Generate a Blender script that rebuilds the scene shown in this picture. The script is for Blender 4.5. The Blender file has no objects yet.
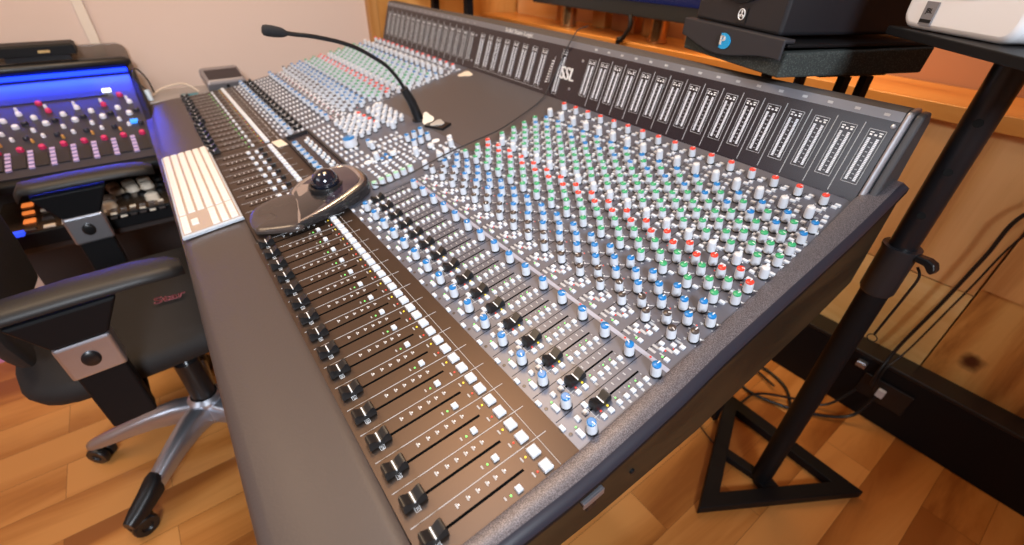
import bpy, math, random
from mathutils import Matrix, Vector
random.seed(7)
C = bpy.context.scene.collection
PI = math.pi
P = 0.042            # channel pitch of the console, metres
H = 0.78             # height of the fader row above the floor

# ------------------------------------------------------------------ materials
MATS = {}
def mat(name, col, rough=.5, metal=0., spec=.5, emit=None, es=0., coat=0., alpha=1., bump=None, trans=0., sheen=0.):
    if name in MATS: return MATS[name]
    m = bpy.data.materials.new(name); m.use_nodes = True
    b = m.node_tree.nodes['Principled BSDF']
    b.inputs['Base Color'].default_value = (*col, 1)
    b.inputs['Roughness'].default_value = rough
    b.inputs['Metallic'].default_value = metal
    b.inputs['Specular IOR Level'].default_value = spec
    b.inputs['Coat Weight'].default_value = coat
    b.inputs['Alpha'].default_value = alpha
    b.inputs['Transmission Weight'].default_value = trans
    if emit:
        b.inputs['Emission Color'].default_value = (*emit, 1); b.inputs['Emission Strength'].default_value = es
    if bump:
        sc, st, dist = bump
        nt = m.node_tree; n = nt.nodes.new('ShaderNodeTexNoise'); n.inputs['Scale'].default_value = sc
        n.inputs['Detail'].default_value = 3
        tc = nt.nodes.new('ShaderNodeTexCoord'); nt.links.new(tc.outputs['Object'], n.inputs['Vector'])
        bp = nt.nodes.new('ShaderNodeBump'); bp.inputs['Strength'].default_value = st; bp.inputs['Distance'].default_value = dist
        nt.links.new(n.outputs['Fac'], bp.inputs['Height']); nt.links.new(bp.outputs['Normal'], b.inputs['Normal'])
    MATS[name] = m
    return m

def speckle(name, c1, c2, scale, rough, metal=0., thr=(.45, .6)):
    m = mat(name, c1, rough, metal, bump=(scale, .25, .0006)); nt = m.node_tree; b = nt.nodes['Principled BSDF']
    n = nt.nodes.new('ShaderNodeTexNoise'); n.inputs['Scale'].default_value = scale; n.inputs['Detail'].default_value = 2
    tc = nt.nodes.new('ShaderNodeTexCoord'); nt.links.new(tc.outputs['Object'], n.inputs['Vector'])
    r = nt.nodes.new('ShaderNodeValToRGB'); r.color_ramp.elements[0].position = thr[0]; r.color_ramp.elements[1].position = thr[1]
    r.color_ramp.elements[0].color = (*c1, 1); r.color_ramp.elements[1].color = (*c2, 1)
    nt.links.new(n.outputs['Fac'], r.inputs['Fac']); nt.links.new(r.outputs['Color'], b.inputs['Base Color'])
    return m

def wood(name, c_dark, c_mid, c_light, grain='Y', scale=1., rough=.35, planks=None, knots=False):
    """Procedural wood. planks = (plank length, plank width) adds plank to plank tone changes and seams."""
    m = bpy.data.materials.new(name); m.use_nodes = True; nt = m.node_tree; b = nt.nodes['Principled BSDF']
    N, L = nt.nodes.new, nt.links.new
    tc = N('ShaderNodeTexCoord'); mp = N('ShaderNodeMapping')
    L(tc.outputs['Object'], mp.inputs['Vector'])
    s = {'X': (1, 7, 7), 'Y': (7, 1, 7), 'Z': (7, 7, 1)}[grain]
    mp.inputs['Scale'].default_value = tuple(k * scale for k in s)
    off = None
    if planks:
        br = N('ShaderNodeTexBrick'); rot = N('ShaderNodeMapping')
        L(tc.outputs['Object'], rot.inputs['Vector'])
        rot.inputs['Rotation'].default_value = (0, 0, PI / 2 if grain == 'Y' else 0)
        L(rot.outputs['Vector'], br.inputs['Vector'])
        br.inputs['Scale'].default_value = 1; br.inputs['Brick Width'].default_value = planks[0]
        br.inputs['Row Height'].default_value = planks[1]; br.inputs['Mortar Size'].default_value = .0005
        br.inputs['Color1'].default_value = (0, 0, 0, 1); br.inputs['Color2'].default_value = (1, 1, 1, 1)
        br.inputs['Mortar'].default_value = (.5, .5, .5, 1); br.offset = .37
        sep = N('ShaderNodeVectorMath'); sep.operation = 'MULTIPLY_ADD'
        L(br.outputs['Color'], sep.inputs[0]); sep.inputs[1].default_value = (3, 9, 5); L(mp.outputs['Vector'], sep.inputs[2])
        vec = sep.outputs['Vector']
    else: vec = mp.outputs['Vector']
    n1 = N('ShaderNodeTexNoise'); n1.inputs['Scale'].default_value = 1.1; n1.inputs['Detail'].default_value = 6
    n1.inputs['Distortion'].default_value = 1.6; L(vec, n1.inputs['Vector'])
    w = N('ShaderNodeTexWave'); w.inputs['Scale'].default_value = .55; w.inputs['Distortion'].default_value = 9
    w.inputs['Detail'].default_value = 3; w.inputs['Detail Scale'].default_value = .8
    w.bands_direction = {'X': 'Y', 'Y': 'X', 'Z': 'X'}[grain]; L(vec, w.inputs['Vector'])
    n1.inputs['Roughness'].default_value = .62
    cn = N('ShaderNodeMath'); cn.operation = 'MULTIPLY_ADD'; L(n1.outputs['Fac'], cn.inputs[0]); cn.inputs[1].default_value = 1.7; cn.inputs[2].default_value = -.35
    mx = N('ShaderNodeMath'); mx.operation = 'MULTIPLY_ADD'; L(w.outputs['Fac'], mx.inputs[0]); mx.inputs[1].default_value = .35
    L(cn.outputs[0], mx.inputs[2])
    last = mx.outputs[0]
    if planks:
        a = N('ShaderNodeMath'); a.operation = 'MULTIPLY_ADD'; L(br.outputs['Color'], a.inputs[0]); a.inputs[1].default_value = .42
        L(last, a.inputs[2]); last = a.outputs[0]
        sb = N('ShaderNodeMath'); sb.operation = 'SUBTRACT'; L(last, sb.inputs[0]); sb.inputs[1].default_value = .2; last = sb.outputs[0]
    r = N('ShaderNodeValToRGB'); e = r.color_ramp.elements
    e[0].position = .38; e[0].color = (*c_dark, 1); e[1].position = .92; e[1].color = (*c_light, 1)
    k = e.new(.62); k.color = (*c_mid, 1)
    L(last, r.inputs['Fac']); colr = r.outputs['Color']
    if knots:
        nn = N('ShaderNodeTexNoise'); nn.inputs['Scale'].default_value = 22; L(tc.outputs['Object'], nn.inputs['Vector'])
        vm = N('ShaderNodeVectorMath'); vm.operation = 'MULTIPLY_ADD'; L(nn.outputs['Color'], vm.inputs[0]); vm.inputs[1].default_value = (.04, .0, .04)
        L(tc.outputs['Object'], vm.inputs[2]); v = N('ShaderNodeVectorMath'); v.operation = 'DISTANCE'; L(vm.outputs['Vector'], v.inputs[0])
        v.inputs[1].default_value = (0.289, 1.512, 0.328)
        rr = N('ShaderNodeValToRGB'); rr.color_ramp.elements[0].position = .010; rr.color_ramp.elements[1].position = .030
        rr.color_ramp.elements[0].color = (.12, .05, .02, 1); rr.color_ramp.elements[1].color = (1, 1, 1, 1)
        L(v.outputs['Value'], rr.inputs['Fac'])
        mm = N('ShaderNodeMix'); mm.data_type = 'RGBA'; mm.blend_type = 'MULTIPLY'; mm.inputs[0].default_value = 1
        L(colr, mm.inputs[6]); L(rr.outputs['Color'], mm.inputs[7]); colr = mm.outputs[2]
    if planks:
        mm = N('ShaderNodeMix'); mm.data_type = 'RGBA'; L(br.outputs['Fac'], mm.inputs[0]); L(colr, mm.inputs[6])
        mm.inputs[7].default_value = (*[c * .45 for c in c_dark], 1); colr = mm.outputs[2]
    L(colr, b.inputs['Base Color']); b.inputs['Roughness'].default_value = rough
    MATS[name] = m
    return m

M_panel = mat('fader_panel_paint', (.090, .064, .050), .40, .85, bump=(900, .08, .0002))
M_grey = mat('channel_panel_paint', (.145, .150, .185), .40, .5, bump=(900, .06, .0002))
M_blank = mat('blank_plate_paint', (.125, .115, .120), .42, .5, bump=(700, .06, .0002))
M_leather = mat('armrest_leatherette', (.060, .044, .039), .46, bump=(260, .25, .0008))
M_trim = speckle('speckled_trim_paint', (.085, .074, .082), (.19, .175, .19), 900, .40, .35)
M_trimedge = mat('trim_edge', (.022, .021, .030), .35)
M_side = wood('console_side_veneer', (.018, .010, .004), (.035, .020, .008), (.055, .032, .013), 'Y', .7, .5)
M_black = mat('black_plastic', (.008, .008, .009), .35)
M_black2 = mat('black_satin', (.006, .006, .007), .5, spec=.2)
M_bridge = mat('meter_bridge_glass', (.012, .009, .015), .26, spec=.75)
M_silver = mat('silver_edge', (.45, .47, .52), .3, .85, bump=(500, .3, .0004))
M_strip = mat('grey_bridge_strip', (.20, .205, .23), .35, .5)
M_cloth = mat('dark_cloth', (.075, .062, .055), .9, bump=(60, .5, .004))
M_white = mat('white_print', (.80, .80, .80), .5)
M_dimwhite = mat('grey_print', (.42, .42, .43), .5)
M_btn = mat('white_button', (.64, .66, .70), .35)
M_knob = mat('grey_knob', (.56, .58, .63), .36)
M_blue = mat('blue_cap', (.010, .17, .46), .3)
M_green = mat('green_cap', (.04, .33, .14), .3)
M_pgreen = mat('pale_green_cap', (.30, .55, .38), .3)
M_red = mat('red_cap', (.75, .05, .03), .3)
M_brown = mat('brown_cap', (.06, .045, .04), .3)
M_lgrey = mat('pale_cap', (.66, .66, .68), .3)
M_tape = mat('pale_strip', (.42, .45, .56), .3, .3)
M_ledg = mat('green_led', (.1, .5, .1), .3, emit=(.25, 1, .2), es=1.2)
M_ledr = mat('red_led', (.5, .03, .02), .3, emit=(1, .08, .04), es=.5)
M_ledy = mat('yellow_led', (.6, .45, .02), .3, emit=(1, .75, .05), es=.8)
M_segment = mat('meter_segment', (.72, .74, .8), .4)
M_chrome = mat('chrome', (.75, .75, .77), .12, 1.)
M_alu = mat('brushed_aluminium', (.54, .57, .64), .30, .9)

# ------------------------------------------------------------------ mesh builder
class MB:
    def __init__(s): s.v = []; s.f = []; s.m = []; s.mats = []
    def mi(s, m):
        if m not in s.mats: s.mats.append(m)
        return s.mats.index(m)
    def add(s, vs, fs, m, T=None):
        o = len(s.v); k = s.mi(m)
        s.v += [tuple(T @ Vector(v)) if T is not None else tuple(v) for v in vs]
        s.f += [tuple(i + o for i in f) for f in fs]; s.m += [k] * len(fs)
    def box(s, x0, x1, y0, y1, z0, z1, m, T=None, bev=0.):
        if bev > 0:
            b = min(bev, (x1 - x0) / 2.01, (y1 - y0) / 2.01)
            vs = []
            for z, i in ((z0, 0), (z1 - b, 0), (z1, b)):
                vs += [(x0 + i, y0 + i, z), (x1 - i, y0 + i, z), (x1 - i, y1 - i, z), (x0 + i, y1 - i, z)]
            fs = [(3, 2, 1, 0), (8, 9, 10, 11)]
            for a in (0, 4):
                for k in range(4):
                    fs.append((a + k, a + (k + 1) % 4, a + 4 + (k + 1) % 4, a + 4 + k))
            s.add(vs, fs, m, T); return
        vs = [(x0, y0, z0), (x1, y0, z0), (x1, y1, z0), (x0, y1, z0), (x0, y0, z1), (x1, y0, z1), (x1, y1, z1), (x0, y1, z1)]
        s.add(vs, [(3, 2, 1, 0), (4, 5, 6, 7), (0, 1, 5, 4), (1, 2, 6, 5), (2, 3, 7, 6), (3, 0, 4, 7)], m, T)
    def quad(s, a, b, c, d, m, T=None): s.add([a, b, c, d], [(0, 1, 2, 3)], m, T)
    def lathe(s, prof, n, m, T=None, mats=None):
        """prof: (radius, z) from bottom to top; closed at ends"""
        vs = []
        for r, z in prof:
            for k in range(n): vs.append((r * math.cos(2 * PI * k / n), r * math.sin(2 * PI * k / n), z))
        L = len(prof)
        for j in range(L - 1):
            fs = [(j * n + k, j * n + (k + 1) % n, (j + 1) * n + (k + 1) % n, (j + 1) * n + k) for k in range(n)]
            if j == 0: o = len(s.v); s.v += [tuple(T @ Vector(v)) if T is not None else v for v in vs]
            k_ = s.mi(mats[j] if mats else m)
            s.f += [tuple(i + o for i in f) for f in fs]; s.m += [k_] * n
        s.f.append(tuple(o + (L - 1) * n + k for k in range(n))); s.m.append(s.mi(mats[-1] if mats else m))
        s.f.append(tuple(o + n - 1 - k for k in range(n))); s.m.append(s.mi(mats[0] if mats else m))
    def prism(s, pts, a0, a1, m, T=None, axis='x'):
        """extrude a polygon (u,v) along an axis between a0 and a1"""
        n = len(pts)
        f = {'x': lambda a, p: (a, p[0], p[1]), 'y': lambda a, p: (p[0], a, p[1]), 'z': lambda a, p: (p[0], p[1], a)}[axis]
        vs = [f(a0, p) for p in pts] + [f(a1, p) for p in pts]
        fs = [(k, (k + 1) % n, n + (k + 1) % n, n + k) for k in range(n)] + [tuple(range(n - 1, -1, -1)), tuple(range(n, 2 * n))]
        s.add(vs, fs, m, T)
    def tube(s, pts, r, m, n=10, T=None, cap=True):
        pts = [Vector(p) for p in pts]; L = len(pts)
        rr = r if isinstance(r, (list, tuple)) else [r] * L
        up = None; vs = []
        for i, p in enumerate(pts):
            t = (pts[min(i + 1, L - 1)] - pts[max(i - 1, 0)]).normalized()
            if up is None:
                up = Vector((0, 0, 1)) if abs(t.z) < .9 else Vector((1, 0, 0))
            a = (up - t * up.dot(t)).normalized(); b = t.cross(a); up = a
            for k in range(n):
                q = p + (a * math.cos(2 * PI * k / n) + b * math.sin(2 * PI * k / n)) * rr[i]; vs.append(tuple(q))
        fs = [(i * n + k, i * n + (k + 1) % n, (i + 1) * n + (k + 1) % n, (i + 1) * n + k) for i in range(L - 1) for k in range(n)]
        if cap: fs += [tuple(range(n - 1, -1, -1)), tuple(range((L - 1) * n, L * n))]
        s.add(vs, fs, m, T)
    def build(s, name, parent=None, smooth=None, bevel=None, kind=None, label=None, loc=None):
        me = bpy.data.meshes.new(name); me.from_pydata(s.v, [], s.f)
        for m in s.mats: me.materials.append(m)
        me.polygons.foreach_set('material_index', s.m)
        me.update()
        if smooth:
            me.polygons.foreach_set('use_smooth', [True] * len(s.f))
            me.set_sharp_from_angle(angle=math.radians(smooth))
        o = bpy.data.objects.new(name, me); C.objects.link(o)
        if parent: o.parent = parent; o.matrix_parent_inverse = Matrix.Identity(4)
        if parent and parent.matrix_basis != Matrix.Identity(4):
            o.matrix_parent_inverse = parent.matrix_basis.inverted()
        if bevel:
            b = o.modifiers.new('bevel', 'BEVEL'); b.width = bevel; b.segments = 3; b.limit_method = 'ANGLE'; b.angle_limit = math.radians(35)
        if kind: o['kind'] = kind
        if label: o['label'] = label
        return o

def empty(name, label, cat, loc=(0, 0, 0), group=None):
    o = bpy.data.objects.new(name, None); C.objects.link(o); o.location = loc; o.empty_display_size = .05
    o['label'] = label; o['category'] = cat
    if group: o['group'] = group
    bpy.context.view_layer.update()
    return o
def tag(o, label, cat, group=None):
    o['label'] = label; o['category'] = cat
    if group: o['group'] = group
    return o
def structure(o): o['kind'] = 'structure'; return o

def smooth_path(pts, n=8):
    pts = [Vector(p) for p in pts]; out = []
    for i in range(len(pts) - 1):
        p0 = pts[max(i - 1, 0)]; p1 = pts[i]; p2 = pts[i + 1]; p3 = pts[min(i + 2, len(pts) - 1)]
        for k in range(n):
            t = k / n
            out.append(.5 * ((2 * p1) + (p2 - p0) * t + (2 * p0 - 5 * p1 + 4 * p2 - p3) * t * t + (3 * p1 - p0 - 3 * p2 + p3) * t ** 3))
    out.append(pts[-1]); return out

def rrect(x0, x1, z0, z1, r, n=5):
    pts = []
    for (cx, cz, a0) in ((x1 - r, z0 + r, -PI / 2), (x1 - r, z1 - r, 0), (x0 + r, z1 - r, PI / 2), (x0 + r, z0 + r, PI)):
        for k in range(n + 1): a = a0 + PI / 2 * k / n; pts.append((cx + r * math.cos(a), cz + r * math.sin(a)))
    return pts
_tc = {}
def glyphs(s):
    if s in _tc: return _tc[s]
    cu = bpy.data.curves.new('text', 'FONT'); cu.body = s; cu.size = 1; cu.align_x = 'CENTER'; cu.align_y = 'CENTER'; cu.resolution_u = 3
    cu.extrude = .04
    o = bpy.data.objects.new('text', cu); C.objects.link(o)
    me = bpy.data.meshes.new_from_object(o.evaluated_get(bpy.context.evaluated_depsgraph_get()))
    r = ([tuple(v.co) for v in me.vertices], [tuple(p.vertices) for p in me.polygons])
    bpy.data.objects.remove(o); bpy.data.curves.remove(cu); bpy.data.meshes.remove(me)
    _tc[s] = r; return r
def text(mb, s, T, size, m, bold=0, sx=1):
    v, f = glyphs(s)
    for b in ([0] if not bold else [-bold, 0, bold]):
        mb.add([(x * size * sx + b * size, y * size, z * size * .3) for x, y, z in v], f, m, T)

# ------------------------------------------------------------------ console coordinates
# i = channel index from the right end, Y = depth from the fader row (pitches), h = height over the panel (metres)
def zA(Y): return -.35 + .0945 * Y
def zB(Y): return .03 + .19 * (Y - 4)
def panel_z(Y): return zA(Y) if Y < 4 else zB(Y)
def fr(i, Y, h=0., rot=0.):
    sl = .0945 if Y < 4 else .19
    a = math.atan(sl); x = -(i + .0014 * max(Y, 0) ** 2) * P
    T = Matrix.Translation((x, Y * P, H + panel_z(Y) * P)) @ Matrix.Rotation(a, 4, 'X')
    if rot: T = T @ Matrix.Rotation(rot, 4, 'Z')
    return T @ Matrix.Translation((0, 0, h))
AM = math.atan2(1.98, .64)
def fm(i, s, h=0.):
    """frame on the face of the meter bridge: s = pitches up the face"""
    Y = 18.76 + s * math.cos(AM); Z = 2.78 + s * math.sin(AM)
    x = -(i + .0014 * Y * Y) * P
    return Matrix.Translation((x, Y * P, H + Z * P)) @ Matrix.Rotation(AM, 4, 'X') @ Matrix.Translation((0, 0, h))

console = empty('mixing_console', 'long grey analogue mixing console covered in rows of knobs, faders and white buttons', 'mixing console', (-.85, .45, 0))
I0, I1 = -.53, 43.6
NEAR = list(range(0, 16)); FAR = [28 + k for k in range(16)]
CAMP = Vector((.2, -.07, 1.22))

# --- panels
def sheet(name, i0, i1, Y0, Y1, m, th=.004, lift=0., n=8, label=None, nx=1):
    mb = MB(); vs = []; 
    for j in range(n + 1):
        Y = Y0 + (Y1 - Y0) * j / n
        Yc = min(Y, 3.9999) if Y1 <= 4 else max(Y, 4.0)
        for ii in (i0, i1):
            for hh in (lift, lift - th):
                T = fr(ii, Yc, hh); vs.append(tuple(T.translation))
    fs = []
    for j in range(n):
        a = 4 * j; b = a + 4
        fs += [(a, b, b + 2, a + 2), (a + 1, a + 3, b + 3, b + 1), (a, a + 1, b + 1, b), (a + 2, b + 2, b + 3, a + 3)]
    fs += [(0, 2, 3, 1), (4 * n, 4 * n + 1, 4 * n + 3, 4 * n + 2)]
    mb.add(vs, fs, m); return mb.build(name, console, label=label)
sheet('fader_panel', -.53, 15.52, -.44, 3.999, M_panel, label='dark fader panel of the near channels')
sheet('fader_panel', 27.48, I1, -.10, 3.999, M_panel, label='dark fader panel of the far channels')
sheet('fader_panel', 15.55, 27.45, -.25, 3.999, M_panel, label='dark fader panel of the centre section')
sheet('channel_panel', -.53, 15.52, 4.0, 18.62, M_grey, n=20, label='grey channel strip panel of the near channels')
sheet('channel_panel', 27.48, I1, 4.0, 18.62, M_grey, n=20, label='grey channel strip panel of the far channels')
sheet('master_panel', 15.55, 27.45, 4.0, 11.15, M_grey, n=10)
sheet('blank_plate', 15.55, 27.45, 11.17, 18.62, M_blank, n=10, label='plain brown-grey plate')

# --- chassis under the panels (side, bottom and back)
mb = MB()
prof = [(-3.0, -1.9), (-.6, -3.4), (5, -3.85), (10, -3.75), (18, -2.4), (21, -1.6), (21.2, 2.6), (18.6, 2.58), (4.0, -.15), (-.44, -.56), (-3.0, -.85)]
prof = [(y * P, H + z * P) for y, z in prof]
vs = []; n = len(prof)
for i in (-.66, 43.5):
    for (y, z) in prof: vs.append((-(i + .0014 * max(y / P, 0) ** 2) * P if i > 0 else .036, y, z))
mb.add(vs, [(k, (k + 1) % n, n + (k + 1) % n, n + k) for k in range(n)] + [tuple(range(n - 1, -1, -1)), tuple(range(n, 2 * n))], M_side)
mb.build('chassis', console)
# --- legs
for x in (-.62, -1.70):
    mb = MB(); mb.box(x - .04, x + .04, .06, .12, .03, .70, M_black2); mb.box(x - .04, x + .04, .62, .68, .03, .72, M_black2)
    mb.box(x - .045, x + .045, .02, .72, 0, .05, M_black2)
    mb.build('console_leg', console, bevel=.004)

# --- armrest (leatherette bolster along the front)
mb = MB(); rows = []; NX = 40
for k in range(NX + 1):
    i = -1.1 + (43.75 + 1.1) * k / NX
    yo = -3.34 + .0175 * i; yi = -.46 + .011 * i; x = -i * P
    sec = []
    zi = zA(yi) - .015; zo = zA(yo) - .10
    for (t, dz) in ((0, -.5), (0, -.03), (.012, 0), (.12, .03), (.5, .05), (.86, .02), (.95, -.06), (.985, -.18), (1.0, -.34), (1.0, -.8), (.97, -1.0), (.9, -1.05)):
        y = yi + (yo - yi) * t; z = zi + (zo - zi) * t + dz
        sec.append((x, y * P, H + z * P))
    rows.append(sec)
ns = len(rows[0]); vs = [v for r in rows for v in r]
fs = [(a * ns + b, a * ns + (b + 1) % ns, (a + 1) * ns + (b + 1) % ns, (a + 1) * ns + b) for a in range(NX) for b in range(ns)]
fs += [tuple(range(ns - 1, -1, -1)), tuple(NX * ns + b for b in range(ns))]
mb.add(vs, fs, M_leather); mb.build('armrest', console, smooth=50)

# --- speckled side trim at the right end
def trim_outer(Y):
    pts = [(-3.4, 1.15), (1.2, 1.16), (3, 1.22), (5, 1.22), (7, 1.2), (9, 1.12), (12.3, 1.08), (16, 1.05), (18.6, 1.02), (20.6, 1.0)]
    for (a, b), (c, d) in zip(pts, pts[1:]):
        if Y <= c: return b + (d - b) * max(0, (Y - a)) / (c - a)
    return 1.0
mb = MB(); rows = []; YS = [-3.25, -2.6, -2, -1, 0, 1, 2, 3, 3.9, 4.1, 5, 6, 7, 8, 9, 10.5, 12, 14, 16, 17.5, 18.6, 19.4, 20.0, 20.35]
for Y in YS:
    xi = .53 * P - .0014 * max(Y, 0) ** 2 * P; xo = trim_outer(Y) * P
    if Y > 18.6: xi = xi + (Y - 18.6) * .012
    z = (zA(Y) if Y < 4 else zB(Y)) * P + H + .002
    w = xo - xi
    z += .016 * max(0, (Y - 16.5) / 3.9) ** 1.5
    e = 0 if Y < 20.2 else -.004
    rows.append([(xi, Y * P, z - .05), (xi, Y * P, z + e), (xi + w * .06, Y * P, z + .001 + e), (xo - .006, Y * P, z + .001 + e), (xo + .001, Y * P, z - .003 + e),
                 (xo + .005, Y * P, z - .009), (xo + .005, Y * P, z - .017), (xo + .001, Y * P, z - .026), (xo - .012, Y * P, z - .034)])
ns = len(rows[0]); vs = [v for r in rows for v in r]; L = len(rows)
top = []; edge = []; under = []
for a in range(L - 1):
    for b in range(ns):
        f = (a * ns + b, (a + 1) * ns + b, (a + 1) * ns + (b + 1) % ns, a * ns + (b + 1) % ns)
        (edge if b in (3, 4) else under if b in (5, 6, 7, 8) else top).append(f)
top += [tuple(range(ns)), tuple((L - 1) * ns + b for b in range(ns - 1, -1, -1))]
mb.add(vs, top, M_trim); o_ = len(mb.v)
mb.f += edge; mb.m += [mb.mi(M_trimedge)] * len(edge)
mb.f += under; mb.m += [mb.mi(M_black2)] * len(under)
mb.build('side_trim', console, smooth=50)
# bolt in the side veneer and the little silver bracket hanging from the trim
mb = MB(); mb.lathe([(.004, 0), (.004, .003), (.002, .004)], 12, M_black, Matrix.Translation((.036, .262, .672)) @ Matrix.Rotation(PI / 2, 4, 'Y'))
mb.build('bolt', console, smooth=40)
mb = MB(); T = Matrix.Translation((.0515, .158, .752)) @ Matrix.Rotation(math.radians(5), 4, 'X')
mb.box(.0, .004, -.014, .016, -.004, 0, M_alu, T); mb.box(.004, .006, -.014, .016, -.011, 0, M_alu, T); mb.box(-.012, .004, -.006, .008, -.03, -.004, M_black, T)
mb.build('bracket', console, bevel=.0006)

# --- meter bridge
mb = MB(); secs = []; NX = 44
def bridge_sec(x, i, yb=None):
    f = lambda s, hh=0: (lambda t: (x, t.y, t.z))(fm(i, s, hh).translation)
    yb = yb if yb else .866 + .060 * math.sin(PI * max(0, min(1, (i + .5) / 44)))
    a = f(-.1); b = f(3.03); c = f(3.38)
    return [a, b, c, (x, c[1] + .010, c[2] + .003), (x, c[1] + .03, c[2] + .003), (x, yb - .012, c[2] - .001), (x, yb, c[2] - .012), (x, yb, H - .4 * P), (x, a[1], H - .4 * P)]
for k in range(NX + 1):
    i = -.53 + (43.85 + .53) * k / NX
    secs.append(bridge_sec(-(i + .53) * P, i))
ns = len(secs[0]); vs = [v for s_ in secs for v in s_]
faces = {0: [], 1: [], 2: [], 3: []}
for a in range(NX):
    for b in range(ns):
        f = (a * ns + b, a * ns + (b + 1) % ns, (a + 1) * ns + (b + 1) % ns, (a + 1) * ns + b)
        faces[0 if b == 0 else 1 if b == 1 else 2 if b in (2, 3, 4) else 3].append(f)
mb.add(vs, faces[0] + [], M_bridge)
for key, m in ((1, M_strip), (2, M_cloth), (3, M_black2)):
    mb.f += faces[key]; mb.m += [mb.mi(m)] * len(faces[key])
mb.f.append(tuple(range(ns - 1, -1, -1))); mb.f.append(tuple(NX * ns + b for b in range(ns))); mb.m += [mb.mi(M_black2)] * 2
mb.build('meter_bridge', console)
# silver edged end cheek
mb = MB(); a = [(.0 + dx, y, z) for dx in (0,) for (_, y, z) in bridge_sec(0, -.53, .875)]
cheek = [(p[1], p[2]) for p in a]
inner = cheek
def off(pts, d):
    cy = sum(p[0] for p in pts) / len(pts); cz = sum(p[1] for p in pts) / len(pts)
    return [(p[0] + (d if p[0] > cy else -d), p[1] + (d if p[1] > cz else -d)) for p in pts]
outer = off(cheek, .002)
n = len(outer)
mb.prism(outer, .0005, .011, M_silver)
mb.build('end_cheek', console, bevel=.004)
mb = MB(); outer2 = [(y + (.004 if y < .84 else 0), z - .003) for y, z in outer]; mb.prism(outer2, .0115, .024, mat('end_cap_grey', (.05, .05, .055), .4))
mb.build('end_cap', console, bevel=.006, label='dark outer end cap of the meter bridge')

# --- level meters
def meter(i, w=.58, s0=.58, s1=2.63, segs=27, bright=True, dim=False):
    mb = MB(); mm = M_white if not dim else M_dimwhite; T0 = fm(i, s0, .0006); L = (s1 - s0) * P; W = w * P / 2; t = .0007
    ol = M_dimwhite
    for a in (-W, W - t): mb.box(a, a + t, 0, L, 0, .0006, ol, T0)
    for a in (0, L - t): mb.box(-W, W, a, a + t, 0, .0006, ol, T0)
    for sx in (-.5, .5):
        cx = sx * W
        for k in range(segs):
            y = L * (.05 + .80 * k / segs)
            mb.box(cx - W * .17, cx + W * .17, y, y + L * .8 / segs * .72, .0002, .0012, M_segment if not dim else M_dimwhite, T0)
    for k in range(9): mb.box(-W * .12, W * .12, L * (.08 + .085 * k), L * (.08 + .085 * k) + .0012, .0002, .0008, ol, T0)
    for cx in (-.55, 0, .55): mb.box(W * (cx - .14), W * (cx + .14), L * .89, L * .89 + .0025, .0002, .0009, M_white, T0)
    mb.box(-W * .75, -W * .3, L * .94, L * .955, .0002, .0009, M_white, T0); mb.box(W * .3, W * .75, L * .94, L * .955, .0002, .0009, M_white, T0)
    return mb.build('level_meter', console)
for i in NEAR: meter(i)
for k in range(8): meter(19.3 + k * 1.035 - .0, w=.52, s0=.35, s1=2.62)
meter(17.45, w=.42, s0=.2, s1=2.85)
for i in FAR: meter(i, w=.5, s0=.5, s1=2.55, dim=True)
mb = MB()
for i in NEAR[:-1] + FAR[:-1]:
    mb.box(-.0005, .0005, 0, 2.7 * P, 0, .0006, M_dimwhite, fm(i + .53, .1))
for i in NEAR: mb.box(-.004, .004, 0, .004, 0, .0006, M_dimwhite, fm(i - .02, 3.15))
for i in FAR: mb.box(-.003, .003, 0, .003, 0, .0006, M_dimwhite, fm(i - .02, 3.15))
for ii, ss in ((15.75, 2.45), (16.2, .75), (27.4, 2.4), (27.35, .6), (-.40, 2.85)):
    mb.lathe([(.0035, 0), (.0035, .0015), (.0015, .002)], 10, M_silver, fm(ii, ss))
mb.box(-4.2 * P, 4.2 * P, 0, .0008, 0, .0006, M_dimwhite, fm(22.8, .22)); 
for k in range(9): mb.box(-.004, .004, -.0006, .0016, 0, .0006, M_white, fm(18.45 - k * .02, .75 + k * .16))
mb.box(-.0005, .0005, 0, 1.6 * P, 0, .0006, M_dimwhite, fm(18.2, .75))
mb.build('panel_marking', console, kind='stuff', label='fine white lines and marks printed on the meter bridge')
mb = MB(); text(mb, 'SSL', fm(16.72, 1.52, .0006), 1.05 * P, M_white, bold=.025, sx=.86)
mb.build('logo', console, label='white block letter logo on the meter bridge')
mb = MB(); text(mb, 'Solid State Logic', fm(22.4, 3.20, .0006), .36 * P, M_white, bold=.02, sx=1.3)
mb.build('lettering', console, label='white lettering on the strip along the top of the meter bridge')

# --- controls, collected and then written out: the nearest 100 of a kind one by one
class Bin:
    def __init__(s, name, label_rest=None): s.name = name; s.items = []; s.label = label_rest
    def add(s, T, fn): s.items.append(((T.translation - CAMP).length, T, fn))
    def flush(s, parent, child=None, smooth=40, limit=100):
        s.items.sort(key=lambda t: t[0])
        for _, T, fn in s.items[:limit]:
            mb = MB(); cb = MB(); fn(mb, cb, T); o = mb.build(s.name, parent, smooth=smooth)
            if cb.v: cb.build(child, o, smooth=smooth)
        rest = s.items[limit:]
        if rest:
            mb = MB(); cb = MB()
            for _, T, fn in rest: fn(mb, cb, T)
            o = mb.build(s.name, parent, smooth=smooth, kind='stuff')
            if cb.v: cb.build(child, o, smooth=smooth, kind='stuff')
knobs = Bin('knob'); buttons = Bin('button'); faders = Bin('fader_knob'); smallf = Bin('fader_knob'); leds = Bin('indicator_light')
marks = MB(); slots = MB(); labels_ = MB()
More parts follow.
